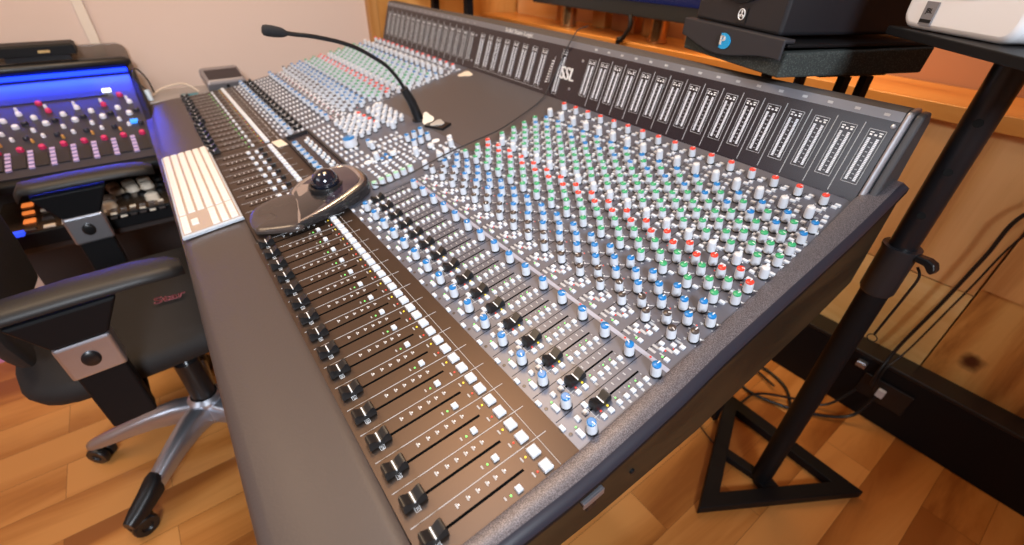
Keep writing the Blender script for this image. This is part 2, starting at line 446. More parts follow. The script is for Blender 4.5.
def knob_fn(cap, r=.0063, hgt=.0205, n=14, seed=0):
    ang = random.uniform(-2.2, 2.2) if random.random() < .45 else random.choice((0, 0, -.4))
    def fn(mb, cb, T):
        mb.lathe([(r * 1.22, 0), (r * 1.22, .0018), (r * 1.06, .0022), (r * 1.0, hgt * .72), (r * .93, hgt * .86)], n, M_knob, T, [M_black, M_black, M_knob, M_knob, M_knob])
        cb.lathe([(r * .88, hgt * .86), (r * .88, hgt * .96), (r * .72, hgt)], n, cap, T)
        R = T @ Matrix.Rotation(ang, 4, 'Z'); cb.box(-.0006, .0006, r * .15, r * .85, hgt * .9, hgt + .0005, M_white, R)
    return fn
def btn_fn(w, d, hgt, m=None):
    m = m or M_btn
    def fn(mb, cb, T): mb.box(-w / 2, w / 2, -d / 2, d / 2, 0, hgt, m, T, bev=min(w, d) * .14)
    return fn
def led_fn(m, r=.0013):
    def fn(mb, cb, T): mb.lathe([(r, 0), (r, .0007), (r * .6, .0013)], 8, m, T)
    return fn
def capprof(L, hgt, dip, base=1.):
    a = L / 2
    return [(-a, 0), (-a * .97, hgt * .62), (-a * .84, hgt), (-a * .62, hgt * .96), (-a * .25, hgt * dip * 1.1), (0, hgt * dip), (a * .25, hgt * dip * 1.1), (a * .62, hgt * .96), (a * .84, hgt), (a * .97, hgt * .62), (a, 0)]
def fader_fn(L, W, hgt, dip, stem=.002, w2=.92):
    def fn(mb, cb, T):
        pr = capprof(L, hgt, dip); n = len(pr)
        vs = [(x * (1 if z < hgt * .3 else w2) * W / 2, y, z + stem) for x in (-1, 1) for (y, z) in pr]
        mb.add(vs, [(k, n + k, n + (k + 1) % n, (k + 1) % n) for k in range(n)] + [tuple(range(n)), tuple(range(2 * n - 1, n - 1, -1))], M_black, T)
        mb.box(-.0012, .0012, -.006, .006, -.003, stem + .002, M_alu, T)
        cb.box(-W / 2 * w2 * 1.0, W / 2 * w2 * 1.0, -.0007, .0007, hgt * dip + stem - .0008, hgt * dip + stem + .0005, M_white, T)
        cb.box(-W / 2 * w2 * 1.02, -W / 2 * w2 * .99, -.0007, .0007, stem + .002, hgt * dip + stem, M_white, T)
        cb.box(W / 2 * w2 * .99, W / 2 * w2 * 1.02, -.0007, .0007, stem + .002, hgt * dip + stem, M_white, T)
    return fn
M_slot = mat('slot_black', (.002, .002, .002), .9, spec=.05)
def mark(i, Y, w, d, m=None, h=0., rot=0.):
    marks.box(-w * P / 2, w * P / 2, -d * P / 2, d * P / 2, 0, .0004 + h, m or M_white, fr(i, Y, 0, rot))

def lower_strip(i, near):
    # long-throw fader
    y0 = .0
    if not near and i > 34: y0 = .12 + .03 * (i % 3)
    T = fr(i + .0, y0 + .03); faders.add(T, fader_fn(.0262, .0135, .0128, .62))
    slots.box(-.0015, .0015, (-.15 - .0) * P, 2.42 * P, -.0004, .0003, M_slot, fr(i, 0.15))
    for k, Y in enumerate((.50, .80, 1.10, 1.38, 1.66, 1.90, 2.16)):
        if k: mark(i + .27, Y - .02, .13, .04, M_dimwhite)
        if k: mark(i + .27, Y + .03, .05, .035)
    # channel divider and boxed number
    marks.box(-.0004, .0004, -.32 * P, 3.70 * P, 0, .0003, M_dimwhite, fr(i + .48, .0))
    buttons.add(fr(i - .33, 2.17), btn_fn(.0068, .0068, .005)); leds.add(fr(i - .33, 1.93), led_fn(M_ledg, .0012)); mark(i - .31, 1.78, .10, .04, M_dimwhite)
    for fx, m in ((.20, M_ledy), (-.29, M_ledr)):
        buttons.add(fr(i + fx, 3.05), btn_fn(.0122, .0114, .0062)); leds.add(fr(i + fx + .02, 2.80), led_fn(m)); mark(i + fx + .02, 2.68, .14, .04, M_dimwhite)
    mark(i, 3.38, .98, .014, M_dimwhite)
def number(i, s):
    T = fr(i - .20, .02); W = .0032; t = .0004
    for a in (-W, W - t): labels_.box(a, a + t, -.0028, .0028, 0, .0004, M_white, T)
    for a in (-.0028, .0028 - t): labels_.box(-W, W, a, a + t, 0, .0004, M_white, T)
    text(labels_, s, T, .0042, M_white)

TOP = [(8.79, -.28, 'n'), (8.42, .25, 'n'), (9.62, -.28, 'b'), (9.20, .25, 'b'), (9.96, .25, 'b'), (10.50, .25, 'g'), (10.92, -.28, 'g'), (11.30, .27, 'g'), (11.64, -.27, 'r'), (12.0, .27, 'r'),
       (12.56, -.28, 'w'), (12.97, .26, 'g'), (13.39, -.28, 'g'), (13.80, .27, 'g'), (14.18, -.28, 'g'), (14.58, .27, 'g'), (14.99, -.27, 'b'), (15.40, .28, 'g'), (15.81, -.27, 'b'), (16.53, .24, 'W'), (17.67, .23, 'r')]
CAP = {'n': M_brown, 'b': M_blue, 'g': M_green, 'r': M_red, 'w': M_lgrey, 'W': M_lgrey}
def upper_strip(i, near):
    # small fader bank
    slots.box(-.0012, .0012, -.1 * P, 1.9 * P, -.0004, .0003, M_slot, fr(i + .12, 5.0))
    yf = 5.33 if near else 5.20
    smallf.add(fr(i + .10, yf), fader_fn(.0262, .0122, .0115, .52, w2=.92))
    knobs.add(fr(i - .33, 4.60), knob_fn(M_blue, .0062)); knobs.add(fr(i - .30, 7.15), knob_fn(M_blue, .0064))
    buttons.add(fr(i - .20, 4.32), btn_fn(.0105, .0060, .0042)); buttons.add(fr(i + .16, 4.55), btn_fn(.0066, .0058, .004))
    buttons.add(fr(i + .23, 4.06), btn_fn(.0075, .0050, .0035)); leds.add(fr(i + .02, 4.36), led_fn(M_ledg))
    marks.lathe([(.0024, 0), (.0024, .0003), (.0016, .0004)], 10, M_brown, fr(i - .04, 4.12))
    buttons.add(fr(i + .16, 4.83), btn_fn(.0062, .0062, .004)); buttons.add(fr(i + .33, 4.97), btn_fn(.0075, .0058, .004))
    for Y in (5.12, 5.39): buttons.add(fr(i - .26, Y), btn_fn(.0062, .0062, .004))
    leds.add(fr(i - .09, 5.18), led_fn(M_ledr, .0015)); leds.add(fr(i - .09, 5.43), led_fn(M_ledy, .0015))
    for k, Y in enumerate((5.73, 6.01, 6.27, 6.54, 6.81)):
        buttons.add(fr(i - .25, Y), btn_fn(.0058, .0058, .004)); mark(i - .40, Y - .04, .12, .07, M_dimwhite)
        if k in (0, 2, 3): leds.add(fr(i - .07, Y + .03), led_fn(M_ledg, .0010))
    for k in range(6): mark(i + .30, 5.55 + .24 * k, .10, .035, M_dimwhite); mark(i - .02, 5.75 + .22 * k, .05, .02, M_dimwhite)
    mark(i - .12, 4.95, .02, .55, M_dimwhite); mark(i + .02, 4.96, .55, .012, M_dimwhite)
    # white strip and the row of switches behind it
    mark(i, 7.48, 1.0, .15, M_tape); leds.add(fr(i + .17, 7.5, .0005), led_fn(M_ledr, .0015))
    for fx, Y, w in ((-.22, 7.74, .0062), (.12, 7.94, .0062), (-.23, 8.16, .0062), (.26, 8.10, .0062), (-.25, 8.42, .0062), (-.02, 8.30, .006)):
        buttons.add(fr(i + fx, Y), btn_fn(w, .0058, .0035))
    for fx, Y, w, d in ((.30, 7.72, .25, .09), (.32, 7.90, .22, .08), (-.05, 8.08, .25, .10), (-.02, 8.52, .3, .08), (.0, 7.8, .16, .05)): mark(i + fx, Y, w, d, M_dimwhite)
    leds.add(fr(i - .06, 7.75), led_fn(M_ledg)); leds.add(fr(i + .02, 7.98), led_fn(M_ledr)); leds.add(fr(i - .10, 8.2), led_fn(M_ledr, .001))
    for Y, fx, c in TOP:
        big = c == 'W'
        knobs.add(fr(i + fx, Y + .094), knob_fn(CAP[c], .0067 if big else .0061 if Y < 12.2 else .0062, .0215 if big else .0195))
        sgn = -1 if fx > 0 else 1
        for q_ in (-1, 1): mark(i + fx + q_ * .19, Y - .06, .035, .035, M_dimwhite)
        mark(i + fx, Y + .33, .10, .03, M_dimwhite); mark(i + fx - sgn * .14, Y + .27, .05, .03, M_white)
        mark(i + fx + sgn * .22, Y + .20, .13, .03, M_dimwhite); mark(i + fx + sgn * .20, Y - .02, .10, .028, M_dimwhite)
    for n_, (Y, fx, c) in enumerate(TOP):
        if Y > 12.7 and Y < 16.4:
            sg = -1 if fx > 0 else 1
            buttons.add(fr(i + fx + sg * .17, Y - .16), btn_fn(.0046, .0050, .004)); buttons.add(fr(i + fx - sg * .17, Y + .06), btn_fn(.0050, .0044, .0035))
            mark(i + fx + sg * .26, Y + .05, .16, .05, M_white)
        if Y < 12.5:
            marks.box(0, .0085, -.0003, .0003, 0, .0004, M_white, fr(i + fx, Y + .094, 0, PI * .75 if fx > 0 else PI * .25) @ Matrix.Translation((.008, 0, 0)))
    for fx, Y in ((0.0, 10.75), (-.02, 12.25), (.10, 12.62), (-.05, 13.0), (0.0, 13.42), (.0, 13.82), (-.02, 14.22), (.0, 14.6), (.02, 15.0), (.0, 15.42), (.02, 15.80), (-.42, 12.95), (-.45, 13.8), (-.42, 14.6), (.0, 11.35)):
        buttons.add(fr(i + fx, Y), btn_fn(.0078, .0048, .0035))
    for fx, Y, w, d in ((-.23, 17.98, .0085, .0042), (-.18, 17.78, .0085, .0042), (.14, 17.24, .0085, .0045), (.05, 17.45, .006, .0045), (-.24, 17.02, .0065, .0055), (-.30, 16.72, .008, .0045), (.20, 16.20, .008, .0045), (-.12, 16.30, .008, .0045), (-.35, 16.35, .006, .0045)):
        buttons.add(fr(i + fx, Y), btn_fn(w, d, .0038))
    for k in range(3): mark(i + .0, 16.8 + .3 * k, .14, .035, M_dimwhite)
    leds.add(fr(i + .02, 11.85), led_fn(M_ledr, .0011)); leds.add(fr(i - .02, 9.42), led_fn(M_ledr, .001))
    marks.box(-.0004, .0004, 0, 14.3 * P, 0, .0003, M_black2, fr(i + .47, 4.05))
for i in NEAR: lower_strip(i, True); upper_strip(i, True); number(i, str(32 - i))
for i in FAR: lower_strip(i, False); upper_strip(i, False)

# --- centre section
for k in range(6): knobs.add(fr(16.38, 5.75 + .41 * k), knob_fn(M_pgreen, .0066, .016))
knobs.add(fr(22.32, 6.75), knob_fn(M_blue, .0170, .024, 22))
for (i, Y) in ((19.81, 9.27), (19.85, 9.75), (18.84, 9.23), (18.90, 9.69), (19.92, 10.24), (18.93, 10.17)): knobs.add(fr(i, Y + .1), knob_fn(M_blue, .0066))
for (i, Y) in ((17.43, 11.0), (16.21, 9.5), (16.18, 9.98), (17.79, 8.88), (15.98, 8.5), (19.18, 7.1), (16.97, 10.7), (20.74, 7.5), (24.4, 8.2), (25.3, 8.6), (23.3, 9.0), (24.2, 9.4), (25.2, 9.9), (26.2, 10.3), (23.3, 9.9), (22.3, 9.6)):
    knobs.add(fr(i, min(Y, 10.9)), knob_fn(M_lgrey, .0068))
for (i, Y, m) in ((25.8, 8.80, M_red), (25.0, 8.85, M_red), (24.2, 8.90, M_red), (23.4, 8.95, M_red), (21.2, 7.5, M_blue)): knobs.add(fr(i, Y), knob_fn(m, .0062))
for a in range(5):
    for b in range(8):
        Y = 7.25 + b * .46
        if abs(Y - 8.9) > .25 and Y < 11: knobs.add(fr(22.9 + a * .82, Y), knob_fn(M_lgrey, .0054, .015)); knobs.add(fr(23.3 + a * .82, Y + .22 if Y < 10.7 else 10.95), knob_fn(M_lgrey, .0050, .013))
for k in range(6): buttons.add(fr(20.75, 7.5 + .36 * k), btn_fn(.011, .008, .005)); buttons.add(fr(21.5, 7.6 + .36 * k), btn_fn(.007, .006, .004))
for a in range(4):
    for b in range(8): buttons.add(fr(17.25 + a * .42, 6.3 + b * .42), btn_fn(.0062, .0075, .0035))
for k in range(5): buttons.add(fr(19.6 - .3 * k, 7.3 + (k % 2) * .35), btn_fn(.007, .007, .006, [M_red, M_blue, M_blue, M_blue, M_btn][k]))
for a in range(10):
    for b in range(4): buttons.add(fr(19.2 + a * .82, 5.85 + b * .32), btn_fn(.010, .006, .0045))
for a in range(3):
    for b in range(7): buttons.add(fr(19.0 + a * .55, 6.9 + b * .36), btn_fn(.008, .0055, .004))
for a in range(5):
    for b in range(3): buttons.add(fr(15.95 + a * .42, 9.9 + b * .42), btn_fn(.007, .006, .004))
for (i, Y) in ((19.4, 6.6), (18.5, 10.5)):
    marks.lathe([(.010, 0), (.010, .0006)], 18, M_white, fr(i, Y)); 
for (i, Y) in ((18.95, 8.0), (17.95, 9.9)):
    knobs.add(fr(i, Y), knob_fn(M_lgrey, .0085, .010))
for k in range(18): mark(16 + random.random() * 11, 4.6 + random.random() * 6, .5, .06, M_dimwhite)
# inset tray with a row of blue capped knobs
mb = MB(); 
for (a, b, c, d) in ((19.6, 27.1, 3.96, 4.06), (19.6, 27.1, 5.50, 5.62), (19.45, 19.6, 3.96, 5.62), (27.0, 27.15, 3.96, 5.62)):
    T = fr(b, c if c > 4 else 4.0); w = (b - a) * P; mb.box(0, w, 0, (d - c) * P, 0, .007, M_black, T)
mb.box(0, 7.4 * P, 0, 1.5 * P, .0002, .0009, M_bridge, fr(27.0, 4.03)); mb.build('inset_tray', console)
for k in range(8): knobs.add(fr(19.6 + .0 + .78 * k + .3, 4.28, .0012), knob_fn(M_blue, .0075, .013)); buttons.add(fr(19.9 + .78 * k, 4.95, .0012), btn_fn(.012, .008, .007)); buttons.add(fr(20.2 + .78 * k, 5.15, .0012), btn_fn(.010, .006, .007))
# centre fader strips
for k in range(11):
    i = 16.2 + k * 1.03
    slots.box(-.0012, .0012, 0, 1.5 * P, -.0004, .0003, M_slot, fr(i, .2))
    for q in range(6): mark(i + .28, .35 + .24 * q, .11, .05)
    marks.box(-.0004, .0004, -.1 * P, 3.6 * P, 0, .0003, M_dimwhite, fr(i + .48, .0))
    for fx in (.22, -.28): buttons.add(fr(i + fx, 3.02), btn_fn(.0118, .0112, .006))
    if k > 2:
        buttons.add(fr(i, 1.68), btn_fn(.0085, .0085, .006)); buttons.add(fr(i - .2, 2.12), btn_fn(.0085, .0085, .006)); buttons.add(fr(i + .05, 2.42), btn_fn(.009, .010, .008, M_black))
for k in range(16):     # labels along the back of the far fader panel
    mark(28 + k, 3.75, .7, .05, M_dimwhite)

knobs.flush(console, 'knob_cap'); buttons.flush(console); leds.flush(console)
faders.flush(console, 'white_line'); smallf.flush(console, 'white_line')
marks.build('panel_marking', console, kind='stuff', label='fine white marks and lines printed on the panels')
slots.build('fader_slot', console, kind='stuff'); labels_.build('channel_number', console, kind='stuff')

# ------------------------------------------------------------------ things on the console
def surf(i, Y, h=0.): return fr(i, Y, h).translation
# keyboard on the armrest
def arm_pt(i, t):
    yo = -3.34 + .0175 * i; yi = -.46 + .011 * i
    zi = zA(yi) - .015; zo = zA(yo) - .10; y = yi + (yo - yi) * t
    return Vector((-i * P, y * P, H + (zi + (zo - zi) * t + .05) * P))
kb_root = empty('computer_keyboard', 'thin white computer keyboard lying on the dark armrest beside the faders', 'keyboard', tuple(arm_pt(24, .5)))
a0 = arm_pt(17.95, .005); b0 = arm_pt(29.1, .005); c0 = arm_pt(17.95, .945); 
ex = (a0 - b0).normalized(); ey0 = (a0 - c0).normalized(); ez = ex.cross(ey0).normalized(); ey = ez.cross(ex)
KW = (a0 - b0).length; KD = (a0 - c0).length
TK = Matrix(((ex.x, ey.x, ez.x, b0.x - ey.x * KD), (ex.y, ey.y, ez.y, b0.y - ey.y * KD), (ex.z, ey.z, ez.z, b0.z - ey.z * KD), (0, 0, 0, 1))) @ Matrix.Translation((0, 0, .0025))
M_kb = mat('keyboard_base', (.42, .33, .27), .5); M_kbe = mat('keyboard_edge', (.55, .60, .66), .35, .3); M_key = mat('white_key', (.74, .71, .68), .5)
mb = MB(); mb.box(0, KW, 0, KD, 0, .007, M_kbe, TK, bev=.002); mb.box(.004, KW - .004, .004, KD - .004, .007, .0078, M_kb, TK)
mb.build('base', kb_root)
rowsk = [[1] * 14 + ['g', 1, 1, 1], [1] * 13 + [1.5] + ['g', 1, 1, 1], [1.5] + [1] * 12 + [1] + ['g', 1, 1, 1], [1.75] + [1] * 11 + [1.75] + ['g', 'n', 'n', 'n'], [2.25] + [1] * 10 + [2.25] + ['g', 'n', 1, 'n'], [1.5, 1.2, 1.4, 5.6, 1.4, 1.2, 2.2] + ['g', 1, 1, 1]]
kd = (KD - .008) / 6
for r, row in enumerate(rowsk):
    tot = sum({'g': .35, 'n': 1}.get(k, k) for k in row); u = (KW - .012) / tot; x = .006
    y1 = KD - .004 - r * kd; y0 = y1 - kd
    for k in row:
        w = {'g': .35, 'n': 1}.get(k, k) * u
        if k not in ('g', 'n'):
            q = MB(); q.box(x + .0003, x + w - .0003, y0 + .0022, y1 - .0022, .0078, .0105, M_key, TK, bev=.0006); q.build('key', kb_root)
        x += w

# trackball with wrist rest
TBR = mat('trackball_shell', (.030, .028, .030), .25, .3, coat=.5); TBS = mat('trackball_silver', (.52, .48, .46), .22, .85); TBB = mat('wrist_rest_pad', (.050, .038, .034), .26)
tb = empty('trackball', 'black and silver desktop trackball with wrist rest sitting across the centre fader panel', 'trackball', tuple(surf(17.2, 2.4)))
def loft(name, parent, rings, m, smooth=50, cap=True, label=None, msel=None):
    n = len(rings[0]); mb = MB(); vs = [tuple(v) for r in rings for v in r]
    fs = [(a * n + b, a * n + (b + 1) % n, (a + 1) * n + (b + 1) % n, (a + 1) * n + b) for a in range(len(rings) - 1) for b in range(n)]
    if cap: fs += [tuple(range(n - 1, -1, -1)), tuple((len(rings) - 1) * n + b for b in range(n))]
    mb.add(vs, fs, m); return mb.build(name, parent, smooth=smooth, label=label)
# outline points (i,Y) on the panel: wrist rest
def slab(outl, hs, inset, parent, name, m, label=None):
    """outl: (i,Y,top height); ring stack with rounded shoulders"""
    cx = sum(p[0] for p in outl) / len(outl); cy = sum(p[1] for p in outl) / len(outl)
    rings = []
    for f, hh in hs:
        ring = []
        for (i, Y, h) in outl:
            dx, dy = i - cx, Y - cy; L = math.hypot(dx, dy)
            k = 1 - (inset * f) / max(L, .1)
            ring.append(fr(cx + dx * k, min(cy + dy * k, 20), .003 + h * hh).translation if True else None)
        rings.append(ring)
    return loft(name, parent, rings, m, label=label)
def dense(pts, n=5):
    q = smooth_path([(a, b, c) for a, b, c in pts + [pts[0]]], n)[:-1]; return [(v.x, v.y, v.z) for v in q]
def frA(i, Y, h):
    a = math.atan(.0945); return Matrix.Translation((-i * P, Y * P, H + zA(Y) * P)) @ Matrix.Rotation(a, 4, 'X') @ Matrix.Translation((0, 0, h))
def slabA(outl, hs, inset, parent, name, m, label=None):
    cx = sum(p[0] for p in outl) / len(outl); cy = sum(p[1] for p in outl) / len(outl); rings = []
    for f, hh in hs:
        ring = []
        for (i, Y, h) in outl:
            dx, dy = i - cx, Y - cy; L = math.hypot(dx, dy); k = 1 - (inset * f) / max(L, .1)
            ring.append(frA(cx + dx * k, cy + dy * k, .007 + h * hh).translation)
        rings.append(ring)
    return loft(name, parent, rings, m, label=label)
wr = dense([(i_, Y_ + .28, h_) for i_, Y_, h_ in [(15.95, -.42, .011), (15.35, .4, .012), (14.95, 1.35, .013), (16.1, 1.80, .014), (17.3, 2.0, .015), (18.35, 1.9, .015), (18.55, .9, .013), (18.1, -.1, .011), (17.1, -.42, .010)]])
slabA(wr, [(0, 0), (0, .45), (.10, .75), (.25, .93), (.5, 1.0), (1.0, 1.02)], 1., tb, 'wrist_rest', TBB)
body = dense([(15.05, 1.45, .013), (15.2, 3.0, .020), (15.7, 4.6, .026), (16.2, 5.35, .029), (17.2, 5.6, .030), (18.6, 5.4, .030), (19.2, 4.6, .027), (19.1, 3.0, .021), (18.4, 2.05, .014), (17.0, 1.9, .013)])
slabA(body, [(0, 0), (0, .25), (-.05, .6), (0, .88), (.12, .97)], 1., tb, 'body', TBR)
slabA(body, [(.12, .94), (.16, 1.01), (.34, 1.03), (.38, .96)], 1., tb, 'silver_rim', TBS)
slabA(body, [(.40, .90), (.43, 1.01), (1.3, 1.03)], 1., tb, 'top_plate', mat('purple_black_gloss', (.03, .022, .035), .15, coat=.6))
bc = Vector((-.724, .150, .820)); mbb = MB()
mbb.lathe([(.0275 * math.sin(PI * k / 14), -.0275 * math.cos(PI * k / 14)) for k in range(1, 15)][:-1] + [(.002, .0274)], 28, mat('ball_gloss', (.008, .010, .018), .08, coat=1), Matrix.Translation(bc))
mbb.build('ball', tb, smooth=80)
mbb = MB(); n_ = Matrix.Translation((bc.x, bc.y, bc.z - .006)) @ Matrix.Rotation(math.radians(5.4), 4, 'X')
mbb.lathe([(.034, -.018), (.036, -.002), (.0345, .003), (.030, .003), (.0292, -.002)], 30, M_black, n_); mbb.build('ball_ring', tb, smooth=60)

# cable of the trackball
cab = MB(); pts = [Vector((-.79, .93, 1.055)), Vector((-.765, .87, 1.052)), fm(17.0, 3.42, .008).translation] + [fm(a, b, .004).translation for a, b in ((17.4, 2.6), (17.7, 1.35), (17.98, .35))]
pts += [surf(17.39, 17.61, .004), surf(16.6, 15.28, .006)] + [surf(a, b, c) for a, b, c in ((15.95, 13.34, .012), (15.72, 11.76, .018), (15.66, 10.4, .020), (15.60, 9.1, .020), (15.50, 7.81, .018), (15.6, 6.72, .014), (15.92, 6.04, .010), (16.30, 5.62, .012))]
cab.tube(smooth_path(pts, 6), .0016, mat('dark_cable', (.03, .028, .03), .5), 8); o = cab.build('cable', None, smooth=60)
tag(o, 'thin dark cable running from the meter bridge over the plain plate to the trackball', 'cable')

# gooseneck microphone
MX = -.93
mic = empty('gooseneck_microphone', 'black gooseneck microphone arching from the plain plate towards the armrest', 'microphone', (MX, .468, .838))
def mp(y, z): return Vector((MX, y, z))
base = surf(22.1, 11.25)
neck = [mp(.470, .846), mp(.464, .868), mp(.443, .915), mp(.428, .946), mp(.402, .980), mp(.372, 1.003), mp(.335, 1.026), mp(.293, 1.043), mp(.240, 1.057), mp(.205, 1.063), mp(.182, 1.068)]
q = MB(); q.tube(smooth_path(neck, 6), .0045, M_black, 12); q.build('gooseneck', mic, smooth=60)
q = MB(); q.tube([mp(.474, .838), mp(.470, .850), mp(.455, .892), mp(.438, .925)], [.0125, .0125, .012, .0105], M_black, 16); q.build('stem', mic, smooth=60)
q = MB(); q.tube([mp(.190, 1.066), mp(.186, 1.0665), mp(.180, 1.068), mp(.165, 1.071), mp(.152, 1.0735), mp(.146, 1.0745), mp(.144, 1.075)], [.005, .007, .0095, .0110, .0110, .0095, .006], mat('foam', (.014, .014, .016), .95, bump=(800, .6, .001)), 18); q.build('foam_head', mic, smooth=60)
q = MB(); q.lathe([(.020, 0), (.020, .004), (.013, .008)], 20, M_black, fr(22.1, 11.35)); q.build('base_flange', mic, smooth=40)

def pick(i, Y, rot, m, s, lab):
    q = MB(); pts = []
    for k in range(24):
        a = 2 * PI * k / 24; r = .017 * s * (1 + .22 * math.cos(3 * a)); pts.append((r * math.cos(a) * 1.15, r * math.sin(a)))
    q.prism(pts, .0005, .002, m, fr(i, Y, .0005, rot) if s > 1.17 else fr(i, Y, .0145, rot) @ Matrix.Rotation(1.0, 4, 'X'), 'z'); o = q.build('guitar_pick', None)
    tag(o, lab, 'guitar pick')
M_cream = mat('cream_celluloid', (.78, .68, .55), .35)
q = MB(); T = fr(20.1, 11.62, .0006, .35); q.box(-.034, .030, -.017, .017, 0, .006, M_black, T, bev=.001); o = q.build('pick_tray', None); tag(o, 'flat black tray beside the foot of the microphone', 'tray')
pick(20.95, 11.42, .5, M_cream, .85, 'cream guitar pick beside the foot of the gooseneck microphone')
q = MB(); T = fr(20.2, 11.66, .0068, .35); q.prism([(.017 * (1 + .2 * math.cos(3 * 2 * PI * k / 24)) * math.cos(2 * PI * k / 24), .017 * (1 + .2 * math.cos(3 * 2 * PI * k / 24)) * math.sin(2 * PI * k / 24)) for k in range(24)], 0, .0015, mat('grey_celluloid', (.38, .37, .35), .4), T, 'z')
o = q.build('guitar_pick', None); tag(o, 'grey guitar pick lying in the flat black tray', 'guitar pick')
pick(26.35, 17.70, .2, M_cream, 1.2, 'cream guitar pick at the far back corner of the plain plate, by the meter bridge')
q = MB(); q.box(-.026, .026, -.013, .013, 0, .0015, M_cream, fr(26.7, 3.6, .0012, .1), bev=.0004); o = q.build('paper_tag', None)
tag(o, 'small cream card on the fader panel left of the inset tray', 'card')

# gadgets at the far end of the console
gd = empty('desktop_recorder', 'small grey box with a dark screen at the far end of the console', 'recorder', (-1.90, .12, .78))
T = Matrix.Translation((-1.905, .152, .800)) @ Matrix.Rotation(math.radians(4), 4, 'Z') @ Matrix.Rotation(math.radians(22), 4, 'Y')
q = MB(); q.box(-.05, .05, -.066, .066, -.018, .022, mat('grey_plastic', (.25, .23, .24), .35, .3), T, bev=.01); q.build('body', gd, bevel=.004)
q = MB(); q.box(-.02, .038, -.056, .056, .0222, .0236, M_bridge, T); q.build('screen', gd)
q = MB(); q.lathe([(.006, 0), (.006, .003)], 14, M_black, T @ Matrix.Translation((.0505, 0, 0)) @ Matrix.Rotation(PI / 2, 4, 'Y')); q.build('socket', gd)
# end shelf that carries it
q = MB(); q.box(-2.04, -1.86, -.10, .24, .738, .755, mat('shelf_grey', (.30, .28, .28), .45)); q.box(-1.99, -1.95, 0, .15, 0, .738, M_black2)
o = q.build('end_shelf', None, bevel=.003); tag(o, 'narrow grey shelf at the far end of the console', 'shelf')
q = MB(); q.box(-1.89, -1.865, .0, .055, .7555, .764, mat('teal_plastic', (.03, .17, .22), .4), bev=.002); o = q.build('card_reader', None); tag(o, 'small teal box at the far end of the console', 'card reader')
q = MB(); q.tube(smooth_path([(-1.93, -.085, .760), (-1.95, -.05, .775), (-1.95, 0, .785), (-1.93, .03, .785), (-1.92, .06, .76)], 6), .004, mat('beige_cable', (.55, .45, .36), .5), 8); o = q.build('cable', None, smooth=60); tag(o, 'beige cable lying on the shelf at the far end of the console', 'cable')
q = MB(); q.tube([(-1.88, -.092, .7555), (-1.89, -.094, .79)], .009, mat('pale_blue_plastic', (.55, .65, .75), .4), 12)
q.tube(smooth_path([(-1.89, -.094, .79), (-1.90, -.115, .83), (-1.92, -.10, .855), (-1.92, -.08, .82), (-1.93, -.075, .77)], 6), .0025, M_black, 8)
o = q.build('cable_loop', None, smooth=60); tag(o, 'thin cable loop with a pale plug standing at the corner of the far end shelf', 'cable')

# ------------------------------------------------------------------ room
M_wall = mat('beige_wall_paint', (.64, .50, .43), .85, bump=(120, .05, .001))
M_floor = wood('floor_planks', (.30, .095, .018), (.50, .19, .042), (.66, .29, .08), 'Y', .40, .30, planks=(.62, .125))
M_ply1 = wood('pale_plywood', (.80, .46, .15), (.88, .56, .22), (.92, .63, .29), 'X', .5, .5)
M_ply2 = wood('knotty_plywood', (.34, .11, .018), (.62, .26, .055), (.80, .42, .12), 'Z', .8, .5, knots=True)
M_ply3 = wood('mid_plywood', (.50, .20, .050), (.72, .36, .12), (.84, .47, .19), 'Z', .5, .5)
M_desk = wood('orange_desk', (.46, .16, .03), (.60, .24, .05), (.68, .31, .08), 'X', .5, .3)
M_tan = mat('tan_laminate', (.40, .175, .085), .6)
def struct_box(name, x0, x1, y0, y1, z0, z1, m, bevel=None):
    q = MB(); q.box(x0, x1, y0, y1, z0, z1, m); return structure(q.build(name, None, bevel=bevel))
struct_box('floor', -2.3, 2.6, -2.4, 2.2, -.05, 0, M_floor)
struct_box('ceiling', -2.3, 2.6, -2.4, 2.2, 2.55, 2.6, mat('ceiling_paint', (.75, .70, .66), .9))
struct_box('wall_left', -2.3, -2.15, -2.4, .84, 0, 2.55, M_wall)
struct_box('wall_front', -2.3, 2.6, -2.5, -2.4, 0, 2.55, M_wall)
struct_box('wall_right', 2.6, 2.7, -2.4, 2.2, 0, 2.55, M_wall)
struct_box('trim_1', -2.3, -2.11, .84, .885, 0, 2.55, wood('corner_post_wood', (.30, .12, .03), (.42, .19, .05), (.50, .25, .08), 'Z', .6, .4), .004)
struct_box('wall_side', -2.3, -2.15, .885, 2.2, 0, 2.55, wood('orange_panel', (.46, .20, .045), (.60, .28, .07), (.70, .36, .11), 'Z', .5, .45))
struct_box('wall_back', -2.3, 2.6, 1.74, 1.9, 0, 2.55, M_tan)
# lower wall boards, each a panel of the panelling
q = MB(); q.box(.19, 1.4, 1.512, 1.53, .0, .895, M_ply2); structure(q.build('wall_panel', None))
q = MB(); q.box(-2.1, .186, 1.512, 1.53, 0, .487, M_ply1); structure(q.build('wall_panel', None))
q = MB(); q.box(-2.1, .186, 1.512, 1.53, .491, .895, M_ply3); structure(q.build('wall_panel', None))
q = MB(); q.box(.19, 1.4, 1.503, 1.5115, .52, .895, M_ply3); structure(q.build('wall_panel', None))
# ledge behind the console
q = MB(); q.box(-2.14, 1.4, 1.475, 1.735, .897, .937, M_desk); o = q.build('ledge', None, bevel=.003); tag(o, 'long orange wooden ledge running along the wall behind the console', 'ledge')
# wall strip
q = MB(); q.box(-2.149, -2.138, -.200, -.170, 0, 2.2, mat('pale_conduit', (.72, .62, .52), .22)); o = q.build('trim_2', None, bevel=.002); structure(o)
